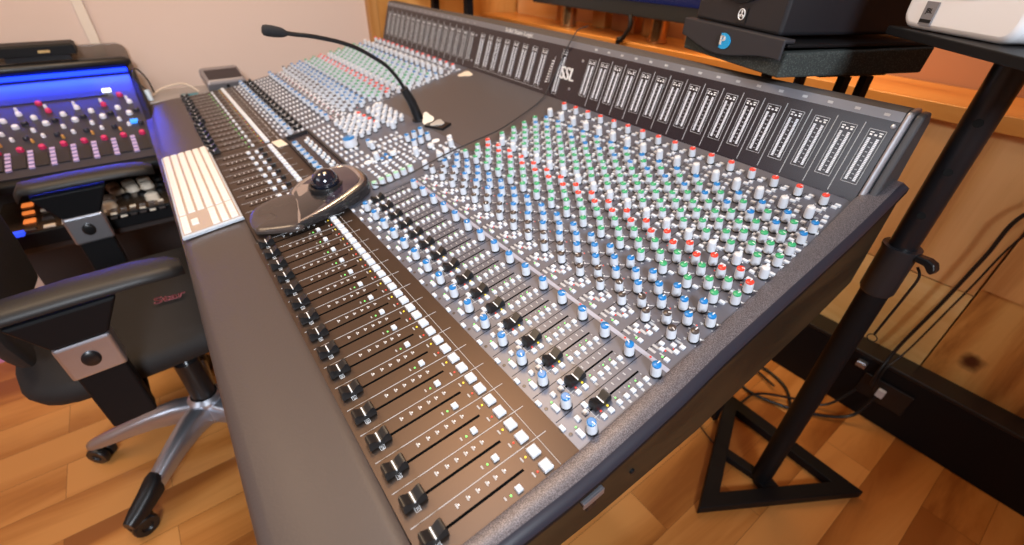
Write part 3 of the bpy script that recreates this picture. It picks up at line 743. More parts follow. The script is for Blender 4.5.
# cable trunking
trk = empty('cable_trunking', 'low black trunking box along the foot of the wooden wall', 'trunking', (.3, 1.47, 0))
q = MB(); q.box(-2.1, 1.4, 1.433, 1.509, 0, .212, M_black2); q.build('box', trk, bevel=.004)
q = MB(); q.box(-2.1, 1.4, 1.428, 1.510, .2125, .226, M_black); q.build('lid', trk, bevel=.004)
q = MB(); q.box(.095, .225, 1.426, 1.432, .085, .165, M_black); q.build('socket_plate', trk, bevel=.002)
q = MB(); q.box(.145, .165, 1.412, 1.4255, .115, .143, mat('white_plug', (.65, .62, .60), .4), bev=.003); o = q.build('plug', None); tag(o, 'white plug in the socket on the black trunking', 'plug')
q = MB(); q.box(.062, .088, 1.412, 1.4325, .180, .198, M_alu, bev=.003); o = q.build('plug', None); tag(o, 'silver plug at the top edge of the black trunking, next to the stand pole', 'plug')

# cables by the wall and on the floor
def cable(pts, r, lab, m=None):
    q = MB(); q.tube(smooth_path(pts, 8), r, m or M_black, 8); o = q.build('cable', None, smooth=60); tag(o, lab, 'cable'); return o
cable([(.34, 1.43, 1.02), (.25, 1.45, .86), (.168, 1.46, .743), (.157, 1.462, .62), (.142, 1.46, .454), (.123, 1.45, .286), (.121, 1.41, .20), (.125, 1.405, .145)], .0048, 'thick black cable hanging down the wooden wall to the trunking')
cable([(.36, 1.45, .99), (.26, 1.46, .83), (.192, 1.465, .700), (.170, 1.47, .515), (.146, 1.46, .294), (.130, 1.41, .215), (.14, 1.405, .13)], .0024, 'thin black cable hanging beside the thick one to the trunking')
cable([(.15, 1.41, .11), (.13, 1.37, .03), (.05, 1.30, .008), (-.05, 1.24, .008), (-.14, 1.22, .008), (-.20, 1.28, .008), (-.16, 1.36, .008), (-.06, 1.34, .008), (.0, 1.26, .01)], .005, 'black cable looping over the floor from the socket towards the stand base')
cable([(.10, 1.41, .10), (.06, 1.36, .02), (-.02, 1.30, .016), (-.10, 1.22, .016), (-.12, 1.12, .008), (-.20, 1.08, .008), (-.30, 1.14, .008), (-.32, 1.25, .008), (-.2, 1.33, .008), (-.08, 1.30, .018)], .004, 'black cable coiled on the floor behind the triangular stand base')
cable([(-.28, 1.2, .006), (-.25, 1.06, .006), (-.17, .98, .006), (-.07, .94, .006), (0, .95, .006)], .002, 'thin wire curling on the floor inside the stand base')

# ------------------------------------------------------------------ triangular stand with white speaker
st = empty('speaker_stand', 'black stand with triangular floor base, thick pole and flat top plate', 'speaker stand', (.065, .94, 0))
tri = [Vector((.020, .716, 0)), Vector((.262, 1.125, 0)), Vector((-.160, 1.135, 0))]
cen = sum(tri, Vector()) / 3
def bar(mb, a, b, w, z0, z1, m):
    d = (b - a).normalized(); nn = Vector((-d.y, d.x, 0)) * w / 2
    vs = [a - nn, b - nn, b + nn, a + nn]
    mb.add([(v.x, v.y, z0) for v in vs] + [(v.x, v.y, z1) for v in vs], [(3, 2, 1, 0), (4, 5, 6, 7), (0, 1, 5, 4), (1, 2, 6, 5), (2, 3, 7, 6), (3, 0, 4, 7)], m)
q = MB(); outer_ = tri; inn = [cen + (p - cen) * .69 for p in tri]
vs = [(p.x, p.y, z) for z in (.001, .03) for p in outer_ + inn]
fs = []
for k in range(3):
    j = (k + 1) % 3
    fs += [(6 + k, 6 + j, 9 + j, 9 + k), (k, 3 + k, 3 + j, j), (k, j, 6 + j, 6 + k), (3 + k, 9 + k, 9 + j, 3 + j)]
q.add(vs, fs, M_black2); q.build('base_frame', st, bevel=.003)
pc = Vector((.068, .945, 0))
for k, e in enumerate(((tri[0] + tri[1]) / 2, (tri[1] + tri[2]) / 2, (tri[2] + tri[0]) / 2)):
    q = MB(); d = (e - pc).normalized(); bar(q, pc, e - d * .03, .045 if k == 0 else .028, .002, .026, M_black2); q.build('base_spoke', st, bevel=.002)
q = MB(); q.lathe([(.0245, .02), (.0245, .72)], 28, M_black2, Matrix.Translation(pc)); q.build('lower_pole', st, smooth=40)
q = MB(); q.lathe([(.0225, .70), (.0225, 1.122)], 28, mat('gloss_black_tube', (.010, .010, .012), .28), Matrix.Translation(pc)); q.build('upper_pole', st, smooth=40)
q = MB(); q.lathe([(.026, .685), (.0295, .692), (.0295, .778), (.0315, .785), (.0315, .79), (.0235, .79)], 28, mat('collar_plastic', (.018, .018, .021), .42), Matrix.Translation(pc)); q.build('collar', st, smooth=30)
kd_ = Vector((.80, -.20, 0)).normalized()
q = MB(); T = Matrix.Translation(pc + kd_ * .042 + Vector((0, 0, .782))) @ Matrix.Rotation(math.atan2(kd_.y, kd_.x), 4, 'Z')
q.prism([(-.014, -.006), (.006, -.006), (.015, -.014), (.021, -.016), (.024, -.006), (.018, .005), (.006, .008), (-.014, .006)], -.009, .009, M_black, T, 'y'); q.build('lock_lever', st, bevel=.003)
q = MB()
for z in (.86, .94, 1.02):
    a_ = math.atan2(CAMP.y - pc.y, CAMP.x - pc.x)
    T = Matrix.Translation(pc + Vector((math.cos(a_), math.sin(a_), 0)) * .0222 + Vector((0, 0, z))) @ Matrix.Rotation(a_, 4, 'Z') @ Matrix.Rotation(PI / 2, 4, 'Y')
    q.lathe([(.0066, 0), (.0066, .0009)], 14, mat('hole_black', (.002, .002, .002), 1), T)
q.build('peg_hole', st, kind='stuff')
# safety pin on its chain
q = MB(); q.tube(smooth_path([pc + Vector((.036, .0, .762)), pc + Vector((.046, .0, .745)), pc + Vector((.044, .01, .70)), pc + Vector((.036, .03, .60)), pc + Vector((.034, .035, .575))], 6), .0024, M_black, 8)
q.tube([pc + Vector((.034 + .009 * math.cos(k * PI / 6), .035, .564 + .009 * math.sin(k * PI / 6))) for k in range(13)], .0012, M_black, 6)
q.build('safety_strap', st, smooth=60)
# top plate
sd = Vector((.246, -.235, 0)).normalized(); sn = Vector((sd.y, -sd.x, 0)); sn = -sn if sn.dot(CAMP - pc) > 0 else sn   # away from the camera
A_ = Vector((-.080, .852, 0)); 
def plate(mb, o, d1, L1, d2, L2, z0, z1, m, bev=0):
    T = Matrix(((d1.x, d2.x, 0, o.x), (d1.y, d2.y, 0, o.y), (0, 0, 1, 0), (0, 0, 0, 1)))
    mb.box(0, L1, 0, L2, z0, z1, m, T)
q = MB(); plate(q, A_, sd, .29, sn, .235, 1.128, 1.140, M_black2); q.build('top_plate', st, bevel=.002)
q = MB(); q.lathe([(.05, 1.120), (.05, 1.1278)], 20, M_black2, Matrix.Translation(pc)); q.build('mount', st)

M_wspk = mat('white_speaker_shell', (.82, .84, .88), .30, coat=.3)
ws = empty('studio_monitor_speaker', 'white studio speaker with grey badge standing on the black pole stand', 'speaker', tuple(A_ + sd * .2 + sn * .13 + Vector((0, 0, 1.1405))))
ws1 = Vector((.82, -.57, 0)).normalized(); ws2 = Vector((.57, .82, 0)).normalized(); wo = Vector((-.067, .848, 0))
T = Matrix(((ws1.x, ws2.x, 0, wo.x), (ws1.y, ws2.y, 0, wo.y), (0, 0, 1, 1.1405), (0, 0, 0, 1)))
W, D_, Hh = .182, .185, .29
q = MB(); q.prism(rrect(0, W, 0, Hh, .022), 0, .045, M_wspk, T, 'y'); q.build('front_baffle', ws, bevel=.008, smooth=50)
q = MB(); q.prism(rrect(.008, W - .008, .002, Hh - .006, .02), .046, D_, mat('speaker_cabinet', (.62, .66, .70), .4), T, 'y'); q.build('cabinet', ws, bevel=.004, smooth=50)
q = MB(); cT = T @ Matrix.Translation((W / 2, 0, .118)) @ Matrix.Rotation(PI / 2, 4, 'X')
q.lathe([(.074, -.002), (.074, .003), (.066, .004), (.062, -.001), (.030, -.0015)], 36, M_black, cT, [M_wspk, M_wspk, M_black, M_black2, M_black2]); q.build('woofer', ws, smooth=40)
q = MB(); q.lathe([(.03, 0), (.03, .003), (.012, .003)], 24, M_black, T @ Matrix.Translation((W / 2, 0, .25)) @ Matrix.Rotation(PI / 2, 4, 'X')); q.build('tweeter', ws, smooth=40)
q = MB(); bT = T @ Matrix.Translation((.047, -.0005, .021)) @ Matrix.Rotation(PI / 2, 4, 'X')
M_badge = mat('badge_grey', (.26, .26, .28), .4, .3)
q.box(-.0105, .0105, -.014, .014, 0, .0015, M_badge, bT); text(q, 'JBL', bT @ Matrix.Translation((0, .003, .0016)), .0085, M_black, bold=.03); q.box(-.0095, .0095, -.011, -.007, .0015, .002, M_black, bT)
q.build('badge', ws)

# ------------------------------------------------------------------ black speaker on its isolation pad
d1 = Vector((.266, -.111, 0)).normalized(); d2 = Vector((.096, .391, 0)); d2 = (d2 - d1 * d2.dot(d1)).normalized()
O_ = Vector((-.452, .890, 0)); PWd = .292; PDp = .312
T = Matrix(((d1.x, d2.x, 0, O_.x), (d1.y, d2.y, 0, O_.y), (0, 0, 1, 0), (0, 0, 0, 1)))
bst = empty('speaker_stand', 'black two-legged bracket stand rising from the floor behind the meter bridge', 'speaker stand', tuple((O_ + d1 * .15 + d2 * .2)))
q = MB(); q.box(.05, PWd - .03, .12, PDp - .04, 1.044, 1.0525, M_black2, T); q.build('top_plate', bst, bevel=.002)
for (a, b) in ((.08, .17), (PWd - .05, .20), (.09, PDp - .06), (PWd - .05, PDp - .06)):
    q = MB(); q.box(a - .008, a + .008, b - .008, b + .008, 0, 1.04, M_black2, T); q.build('leg', bst)
M_foam = speckle('speckled_foam', (.028, .034, .032), (.09, .10, .09), 420, .9, thr=(.5, .72))
pad = empty('isolation_pad', 'grey speckled foam isolation pad with black steel lip under the black speaker', 'speaker pad', tuple(O_ + d1 * .15 + d2 * .2 + Vector((0, 0, 1.053))))
q = MB(); q.add([(0, 0, 1.053), (PWd, 0, 1.053), (PWd, PDp, 1.053), (0, PDp, 1.053), (-.004, .002, 1.092), (PWd + .004, .002, 1.092), (PWd + .004, PDp, 1.098), (-.004, PDp, 1.098)],
    [(3, 2, 1, 0), (4, 5, 6, 7), (0, 1, 5, 4), (1, 2, 6, 5), (2, 3, 7, 6), (3, 0, 4, 7)], M_foam, T); q.build('foam', pad, bevel=.004)
q = MB(); q.box(-.002, PWd + .002, 0.0, PDp, 1.099, 1.105, M_black2, T)
lip = [(-.002, 1.112)]; 
for k in range(25):
    t = k / 24; lip.append((-.002 + (PWd + .004) * t, 1.080 - .016 * math.sin(PI * min(1, max(0, (t - .02) / .96))) ** 1.6 - .004 * math.sin(2 * PI * t)))
lip.append((PWd + .002, 1.112))
M_lip = mat('pad_steel', (.022, .022, .027), .5); q.prism(lip, -.010, -.005, M_lip, T, 'y'); q.box(-.002, PWd + .002, -.008, .012, 1.1055, 1.112, M_lip, T); q.build('steel_plate', pad, bevel=.0025)
q = MB(); oT = T @ Matrix.Translation((PWd * .49, -.0105, 1.088)) @ Matrix.Rotation(PI / 2, 4, 'X')
M_oval = mat('badge_blue', (.01, .35, .75), .35); ov = [(.021 * math.cos(2 * PI * k / 28), .0135 * math.sin(2 * PI * k / 28)) for k in range(28)]
q.prism(ov, 0, .001, M_oval, oT, 'z'); q.prism([(x, y) for x, y in ov if x < -.006] , .001, .0014, M_black, oT, 'z'); text(q, 'P', oT @ Matrix.Translation((-.002, 0, .0016)), .023, M_white, bold=.05, sx=1.3); q.build('badge', pad)
bs = empty('studio_monitor_speaker', 'big black studio speaker on the grey foam pad above the meter bridge', 'speaker', tuple(O_ + d1 * .15 + d2 * .2 + Vector((0, 0, 1.113))))
M_bs = mat('black_vinyl', (.011, .011, .014), .45, bump=(300, .1, .0005))
q = MB(); q.add([(.018, .002, 1.1125), (PWd - .028, .002, 1.1125), (PWd - .028, .315, 1.1125), (.018, .315, 1.1125), (.018, .002, 1.50), (PWd - .028, .002, 1.50), (PWd - .028, .315, 1.50), (.018, .315, 1.50)],
    [(3, 2, 1, 0), (4, 5, 6, 7), (0, 1, 5, 4), (1, 2, 6, 5), (2, 3, 7, 6), (3, 0, 4, 7)], M_bs, T); q.build('cabinet', bs, bevel=.006)
cx_ = (.018 + PWd - .028) / 2
q = MB(); q.lathe([(.106, 0), (.106, .004), (.098, .007), (.092, .003), (.03, .002)], 40, M_black, T @ Matrix.Translation((cx_, .001, 1.256)) @ Matrix.Rotation(PI / 2, 4, 'X')); q.build('woofer', bs, smooth=40)
q = MB(); eT = T @ Matrix.Translation((cx_ + .020, .0015, 1.134)) @ Matrix.Rotation(PI / 2, 4, 'X'); q.box(-.013, .013, -.013, .011, -.003, .0015, M_black, eT)
q.tube([(.0085 * math.cos(k * PI / 12), .0085 * math.sin(k * PI / 12), .002) for k in range(25)], .0008, M_white, 6, eT)
for k in range(3):
    R = eT @ Matrix.Rotation(k * 2 * PI / 3, 4, 'Z'); q.box(-.0006, .0006, 0, .0062, .0015, .0022, M_white, R); q.box(-.002, -.001, .003, .0066, .0015, .0022, M_white, R); q.box(.001, .002, .003, .0066, .0015, .0022, M_white, R)
q.build('emblem', bs)

# ------------------------------------------------------------------ screens and wood blocks on the ledge
def screen(x0, x1, zb, y, lab, legs, col):
    s = empty('computer_monitor', lab, 'monitor', ((x0 + x1) / 2, y, .938))
    q = MB(); q.box(x0, x1, y, y + .05, zb, zb + .42, mat('bezel', (.035, .038, .042), .35, .2)); q.build('housing', s, bevel=.004)
    q = MB(); q.box(x0 + .018, x1 - .018, y - .002, y - .0005, zb + .05, zb + .40, col); q.build('screen', s)
    for lx in legs:
        q = MB(); q.lathe([(.038, .9385), (.038, .945), (.035, .947), (.035, zb + .01)], 28, mat('chrome_gold_reflection', (.50, .27, .11), .22, .85), Matrix.Translation((lx, y + .055 + .034, 0))); q.build('leg', s, smooth=40)  # chrome legs, their golden reflection put into the base colour
screen(-1.70, -.80, 1.025, 1.47, 'wide black computer monitor on two chrome legs behind the meter bridge', (-1.54, -1.03), mat('dark_blue_screen', (.004, .006, .03), .12, emit=(.02, .05, .35), es=.12))
s2 = empty('computer_monitor', 'dark computer monitor behind the far end of the meter bridge, beyond the wide one', 'monitor', (-1.95, 1.12, .94))
q = MB(); q.box(-2.10, -1.55, 1.16, 1.20, 1.09, 1.45, mat('bezel', (.03, .03, .03))); q.build('housing', s2, bevel=.004)
q = MB(); q.box(-2.0, -1.65, 1.02, 1.24, 1.050, 1.064, M_black2); q.build('foot', s2, bevel=.004)
q = MB(); q.box(-1.86, -1.80, 1.19, 1.22, 1.064, 1.12, M_black2); q.build('neck', s2)
q = MB(); q.box(-1.98, -1.95, 1.09, 1.12, 0, 1.05, M_black2); q.box(-1.69, -1.66, 1.09, 1.12, 0, 1.05, M_black2); q.build('support', s2)
M_bl = [wood('block_wood_a', (.50, .19, .04), (.62, .27, .06), (.72, .35, .10), 'Z', .6, .4), wood('block_wood_b', (.36, .10, .02), (.46, .15, .035), (.54, .20, .05), 'Z', .6, .4), wood('block_wood_c', (.56, .26, .08), (.68, .36, .13), (.76, .44, .19), 'X', .5, .4)]
blocks = [(-2.06, -1.74, .16, 2, 'long pale wooden board leaning flat on the ledge left of the chrome monitor leg'), (-1.49, -1.41, .11, 0, 'light orange wood block on the ledge just right of the left chrome leg'), (-1.37, -1.24, .12, 1, 'red-brown wood block between two lighter ones on the ledge'),
          (-1.19, -1.10, .10, 0, 'light orange wood block on the ledge just left of the right chrome leg'), (-.98, -.80, .11, 2, 'broad pale wood block on the ledge right of the right chrome leg'), (-.72, -.60, .10, 1, 'red-brown wood block on the ledge nearest the black speaker')]
for (a, b, h, k, lab) in blocks:
    q = MB(); q.box(a, b, 1.66, 1.715, .9375, .9375 + h, M_bl[k]); o = q.build('wood_block', None, bevel=.003); tag(o, lab, 'wood block', 'wood blocks along the back of the ledge')
q = MB(); q.tube(smooth_path([(-1.10, 1.462, 1.03), (-1.09, 1.458, .99), (-1.12, 1.455, .94), (-1.14, 1.455, .90), (-1.15, 1.455, .4), (-1.15, 1.40, .008)], 6), .009, M_black, 10); o = q.build('cable', None, smooth=60); tag(o, 'black cable hanging from the wide monitor over the edge of the ledge', 'cable')
q = MB(); q.lathe([(.02, 0), (.022, .004), (.024, .10), (.022, .105)], 20, mat('pinkish_plastic', (.42, .20, .14), .4), Matrix.Translation((.085, 1.60, .9375)) ); o = q.build('cup', None, smooth=40); tag(o, 'small pinkish brown cup at the right edge on the wooden ledge', 'cup')

# ------------------------------------------------------------------ digital mixer rack at the far left
def tm(x, y, h=0.):        # frame on the sloping face of the small mixer; x runs towards the wall
    a = math.atan2(.16, .60); z = .66 + (-1.35 - x) * .16 / .60
    return Matrix.Translation((x, y, z)) @ Matrix.Rotation(a, 4, 'Y') @ Matrix.Translation((0, 0, h))
rk = empty('digital_mixer', 'small dark mixer under a black hood with blue light, beside the wall', 'mixer', (-1.75, -.35, .60))
M_rk = mat('mixer_panel', (.020, .020, .032), .35); M_bled = mat('blue_led', (.01, .02, .3), .4, emit=(.004, .03, 1), es=4)
q = MB(); pr_ = [(-2.03, .835), (-1.455, .686), (-1.455, .662), (-2.03, .60)]
q.prism(pr_, -.62, -.105, M_black2, None, 'y'); q.build('case', rk, bevel=.006)
q = MB(); 
a = math.atan2(.16, .60)
q.box(-.02, .50, -.24, .24, 0, .003, M_rk, tm(-1.96, -.365, -.002)); q.build('panel', rk)
q = MB(); q.tube([(-2.03, -.62, .862), (-2.03, -.12, .862), (-2.03, -.105, .862)], [.017, .017, .006], M_black, 16); q.box(-2.06, -2.03, -.62, -.12, .82, .862, M_black2); q.build('hood', rk, smooth=40)
q = MB(); q.box(-2.022, -2.012, -.61, -.125, .832, .845, M_bled); q.build('light_strip', rk)
M_pink = mat('magenta_cap', (.60, .03, .12), .3); M_wk = mat('white_cap', (.75, .75, .85), .3)
kb2 = Bin('knob'); M_amb = mat('amber_cap', (.6, .3, .08), .4)
def kf(m, r=.008, h=.012):
    def fn(mb, cb, T): mb.lathe([(r, 0), (r * .9, h * .8), (r * .6, h)], 12, m, T)
    return fn
for k in range(7):
    y = -.14 - k * .068
    kb2.add(tm(-1.79, y - .01), kf(M_pink if k % 2 else M_wk)); kb2.add(tm(-1.76, y - .045), kf(M_wk))
    kb2.add(tm(-1.72, y - .02), kf(M_wk, .009)); kb2.add(tm(-1.69, y - .05), kf(M_wk, .006))
    if k % 3 == 0: kb2.add(tm(-1.84, y - .03), kf(M_pink, .009))
    kb2.add(tm(-1.655, y - .03), kf(M_wk, .0055)); kb2.add(tm(-1.635, y - .055), kf(M_amb, .004)); kb2.add(tm(-1.655, y + .0), kf(M_rk, .008))
    kb2.add(tm(-1.815, y - .015), kf(M_wk, .0045)); kb2.add(tm(-1.735, y - .0), kf(M_rk, .009))
for k in range(10): kb2.add(tm(-1.60, -.145 - k * .047), kf(M_pink, .0085))
kb2.flush(rk)
q = MB()
for k in range(10):
    q.box(-.032, .032, -.014, .014, 0, .004, M_black, tm(-1.545, -.15 - k * .047)); 
    for xx in range(5): q.box(-.0055 , .0055, -.006, .006, 0, .006, mat('pale_violet_print', (.45, .35, .6), .5), tm(-1.585 + .018 * xx, -.172 - k * .047))
q.build('channel_pad', rk, kind='stuff')
q = MB(); q.box(-.02, .02, -.18, .18, 0, .003, M_black, tm(-1.87, -.38)); q.box(-.009, .009, -.012, .012, .003, .008, mat('lit_white_button', (.8, .8, .8), emit=(.8, .9, 1), es=2), tm(-1.875, -.20)); q.box(-.008, .008, -.01, .01, .0, .008, mat('lit_blue_button', (.02, .15, .6), emit=(.05, .3, 1), es=1.5), tm(-1.67, -.155)); q.build('display_strip', rk)
# smoked cover behind the hood and the black box on it
q = MB(); q.prism(rrect(-.62, -.105, .5118, .912, .03), -2.117, -2.107, mat('smoked_acrylic', (.16, .125, .11), .15, alpha=.55)); o = q.build('dust_cover', None, bevel=.004); tag(o, 'smoked clear plastic cover standing behind the hooded mixer against the wall', 'dust cover')
q = MB(); q.box(-.05, .04, -.24, .005, -.012, .020, M_black2, Matrix.Translation((-2.060, -.245, .911)), bev=.006); q.box(-.03, .03, -.18, -.015, -.03, -.0102, M_black, Matrix.Translation((-2.060, -.245, .911))); q.box(.0402, .041, -.09, -.06, -.004, .004, mat('amber_label', (.5, .35, .15), .4), Matrix.Translation((-2.060, -.245, .911)))
o = q.build('power_supply', None, bevel=.002); tag(o, 'flat black box lying on top of the hood of the mixer', 'box')
# rack under it with round white knobs
rk2 = empty('patch_rack', 'black panel of round white knobs and orange buttons in front of the small mixer', 'rack', (-1.56, -.33, .512))
K = 1.168
def rkp(x, y): return Matrix.Translation((.2 + (x - .2) * K, -.07 + (y + .07) * K, .560))
T2 = Matrix.Translation((-1.56, -.345, .557))
q = MB(); q.box(-.135, .125, -.21, .215, -.045, 0, M_black2, T2); q.build('case', rk2, bevel=.004)
q = MB(); q.box(-.13, .12, -.205, .21, .0002, .003, mat('brown_gloss_panel', (.10, .06, .035), .25, .3), T2); q.build('panel', rk2)
kb3 = Bin('knob')
M_warmk = mat('warm_white_knob', (.85, .72, .58), .3)
for x, y in ((-1.375, -.251), (-1.378, -.216), (-1.381, -.181), (-1.333, -.244), (-1.336, -.210), (-1.339, -.176), (-1.290, -.262), (-1.25, -.262), (-1.25, -.170)): kb3.add(rkp(x, y), kf(M_warmk, .0195, .020))
for x, y in ((-1.385, -.147), (-1.30, -.225), (-1.295, -.19), (-1.30, -.15), (-1.34, -.145)): kb3.add(rkp(x, y), kf(M_black, .014, .010))
kb3.flush(rk2)
bt3 = Bin('button'); M_or = mat('orange_lit_button', (.7, .2, .05), .4, emit=(1, .25, .05), es=.9)
for r in range(4):
    for k in range(4):
        x, y = -1.375 + r * .055, -.43 + k * .034 + r * .006
        if k == 3 and r < 2: continue
        bt3.add(rkp(x, y), btn_fn(.014 if r % 2 else .022, .026, .006, M_or if k == 0 and r < 3 else M_warmk if (r + k) % 3 else M_brown))
for r in range(3):
    for k in range(8): bt3.add(rkp(-1.225 + r * .026, -.155 - k * .020), btn_fn(.008, .015, .005, M_brown if (k + r) % 3 else M_warmk))
bt3.flush(rk2)
q = MB(); q.box(-.2, .2, -.02, .02, -.0, .010, mat('blue_lit_bar', (.02, .05, .6), emit=(.03, .08, 1), es=1.2), Matrix.Translation((-1.425, -.50, .561)) @ Matrix.Diagonal((.05, 1, 1, 1))); q.build('light_bar', rk2)
# cabinet under the racks
M_rc = mat('rack_cabinet', (.03, .022, .02), .5); q = MB(); q.box(-2.135, -1.45, -.66, -.11, .490, .5115, M_rc); q.box(-2.10, -1.98, -.66, -.11, 0, .490, M_rc); q.box(-2.10, -1.74, -.64, -.12, .5115, .599, M_rc)
q.box(-1.50, -1.46, -.15, -.11, 0, .490, M_rc)
o = q.build('equipment_desk', None, bevel=.004); tag(o, 'dark desk carrying the small mixer and the knob rack behind the office chair', 'desk')

# ------------------------------------------------------------------ office chair
ch = empty('office_chair', 'black mesh office chair with silver star base pushed up to the armrest', 'office chair', (-1.0, -.25, 0))
M_mesh = mat('black_mesh', (.012, .010, .010), .75, bump=(500, .6, .002)); M_arm = mat('arm_pad', (.010, .009, .009), .5, bump=(300, .1, .0005))
hub = Vector((-1.0, -.245, 0))
for k in range(5):
    a = math.radians(-107 + 72 * k + (-9 if k == 1 else 0)); d = Vector((math.cos(a), math.sin(a), 0)); nn = Vector((-d.y, d.x, 0))
    lg = MB(); rings = []
    for t, w, zt, zb in ((.03, .030, .150, .085), (.08, .027, .150, .095), (.14, .024, .136, .092), (.20, .021, .116, .080), (.26, .019, .094, .066), (.305, .017, .076, .056), (.318, .010, .070, .058)):
        c = hub + d * t; rings.append([c + nn * s_ * w * f + Vector((0, 0, z)) for (s_, f, z) in ((-1, 1, zb), (-1, 1, zt - .012), (-1, .6, zt), (1, .6, zt), (1, 1, zt - .012), (1, 1, zb))])
    n = 6; vs = [tuple(v) for r in rings for v in r]
    lg.add(vs, [(q_ * n + b, q_ * n + (b + 1) % n, (q_ + 1) * n + (b + 1) % n, (q_ + 1) * n + b) for q_ in range(len(rings) - 1) for b in range(n)] + [tuple(range(n - 1, -1, -1)), tuple((len(rings) - 1) * n + b for b in range(n))], M_alu)
    lo = lg.build('base_leg', ch, smooth=60)
    tp = MB(); rings = []
    for t, w, zt, zb in ((.215, .016, .117, .10), (.23, .0225, .113, .068), (.26, .0215, .099, .060), (.30, .020, .084, .052), (.325, .014, .074, .052)):
        c = hub + d * t; rings.append([c + nn * s_ * w * f + Vector((0, 0, z)) for (s_, f, z) in ((-1, 1, zb), (-1, 1, zt - .012), (-1, .6, zt), (1, .6, zt), (1, 1, zt - .012), (1, 1, zb))])
    vs = [tuple(v) for r in rings for v in r]
    if k != 0:
        tp.add(vs, [(q_ * n + b, q_ * n + (b + 1) % n, (q_ + 1) * n + (b + 1) % n, (q_ + 1) * n + b) for q_ in range(len(rings) - 1) for b in range(n)] + [tuple(range(n - 1, -1, -1)), tuple((len(rings) - 1) * n + b for b in range(n))], M_black)
        tp.build('step_guard', lo, smooth=60)
    cs = MB(); c = hub + d * .298
    for s_ in (-1, 1):
        T = Matrix.Translation(c + Vector((0, 0, .029)) + Vector((math.cos(a + 1.2), math.sin(a + 1.2), 0)) * .013 * s_) @ Matrix.Rotation(a + 1.2, 4, 'Z') @ Matrix.Rotation(PI / 2, 4, 'Y')
        cs.lathe([(.014, -.009), (.026, -.009), (.0285, -.005), (.0285, .005), (.026, .009), (.014, .009), (.010, .004)], 24, M_black, T)
    cs.lathe([(.011, .03), (.011, .055), (.006, .056)], 14, M_chrome, Matrix.Translation(c)); cs.build('caster', ch, smooth=50)
q = MB(); q.lathe([(.045, .08), (.048, .09), (.045, .155), (.034, .165), (.030, .165), (.030, .30), (.018, .30), (.018, .40)], 24, M_black, Matrix.Translation(hub), [M_alu, M_alu, M_alu, M_black, M_black, M_black, M_chrome, M_chrome]); q.build('gas_column', ch, smooth=40)
cr = Matrix.Translation((-1.07, -.33, 0)) @ Matrix.Rotation(math.radians(3), 4, 'Z')   # chair body, facing the console (+y), turned a little
q = MB(); q.box(-.15, .15, -.16, .14, .375, .41, M_black2, cr); q.build('mechanism', ch, bevel=.01)
def pillow(sx, sy, sz, z, T, m, name, dish=0.):
    rings = []; n = 32
    for f, hh in ((.86, 0), (.97, .18), (1.0, .5), (.98, .8), (.92, .95), (.75, 1.0), (.4, 1.0 - dish)):
        ring = []
        for k in range(n):
            a = 2 * PI * k / n; e = .45
            x = math.copysign(abs(math.cos(a)) ** e, math.cos(a)) * sx * f; y = math.copysign(abs(math.sin(a)) ** e, math.sin(a)) * sy * f
            ring.append(T @ Vector((x, y, z + hh * sz)))
        rings.append(ring)
    return loft(name, ch, rings, m, smooth=60)
pillow(.245, .25, .07, .405, cr @ Matrix.Translation((0, .06, 0)), M_mesh, 'seat', .1)
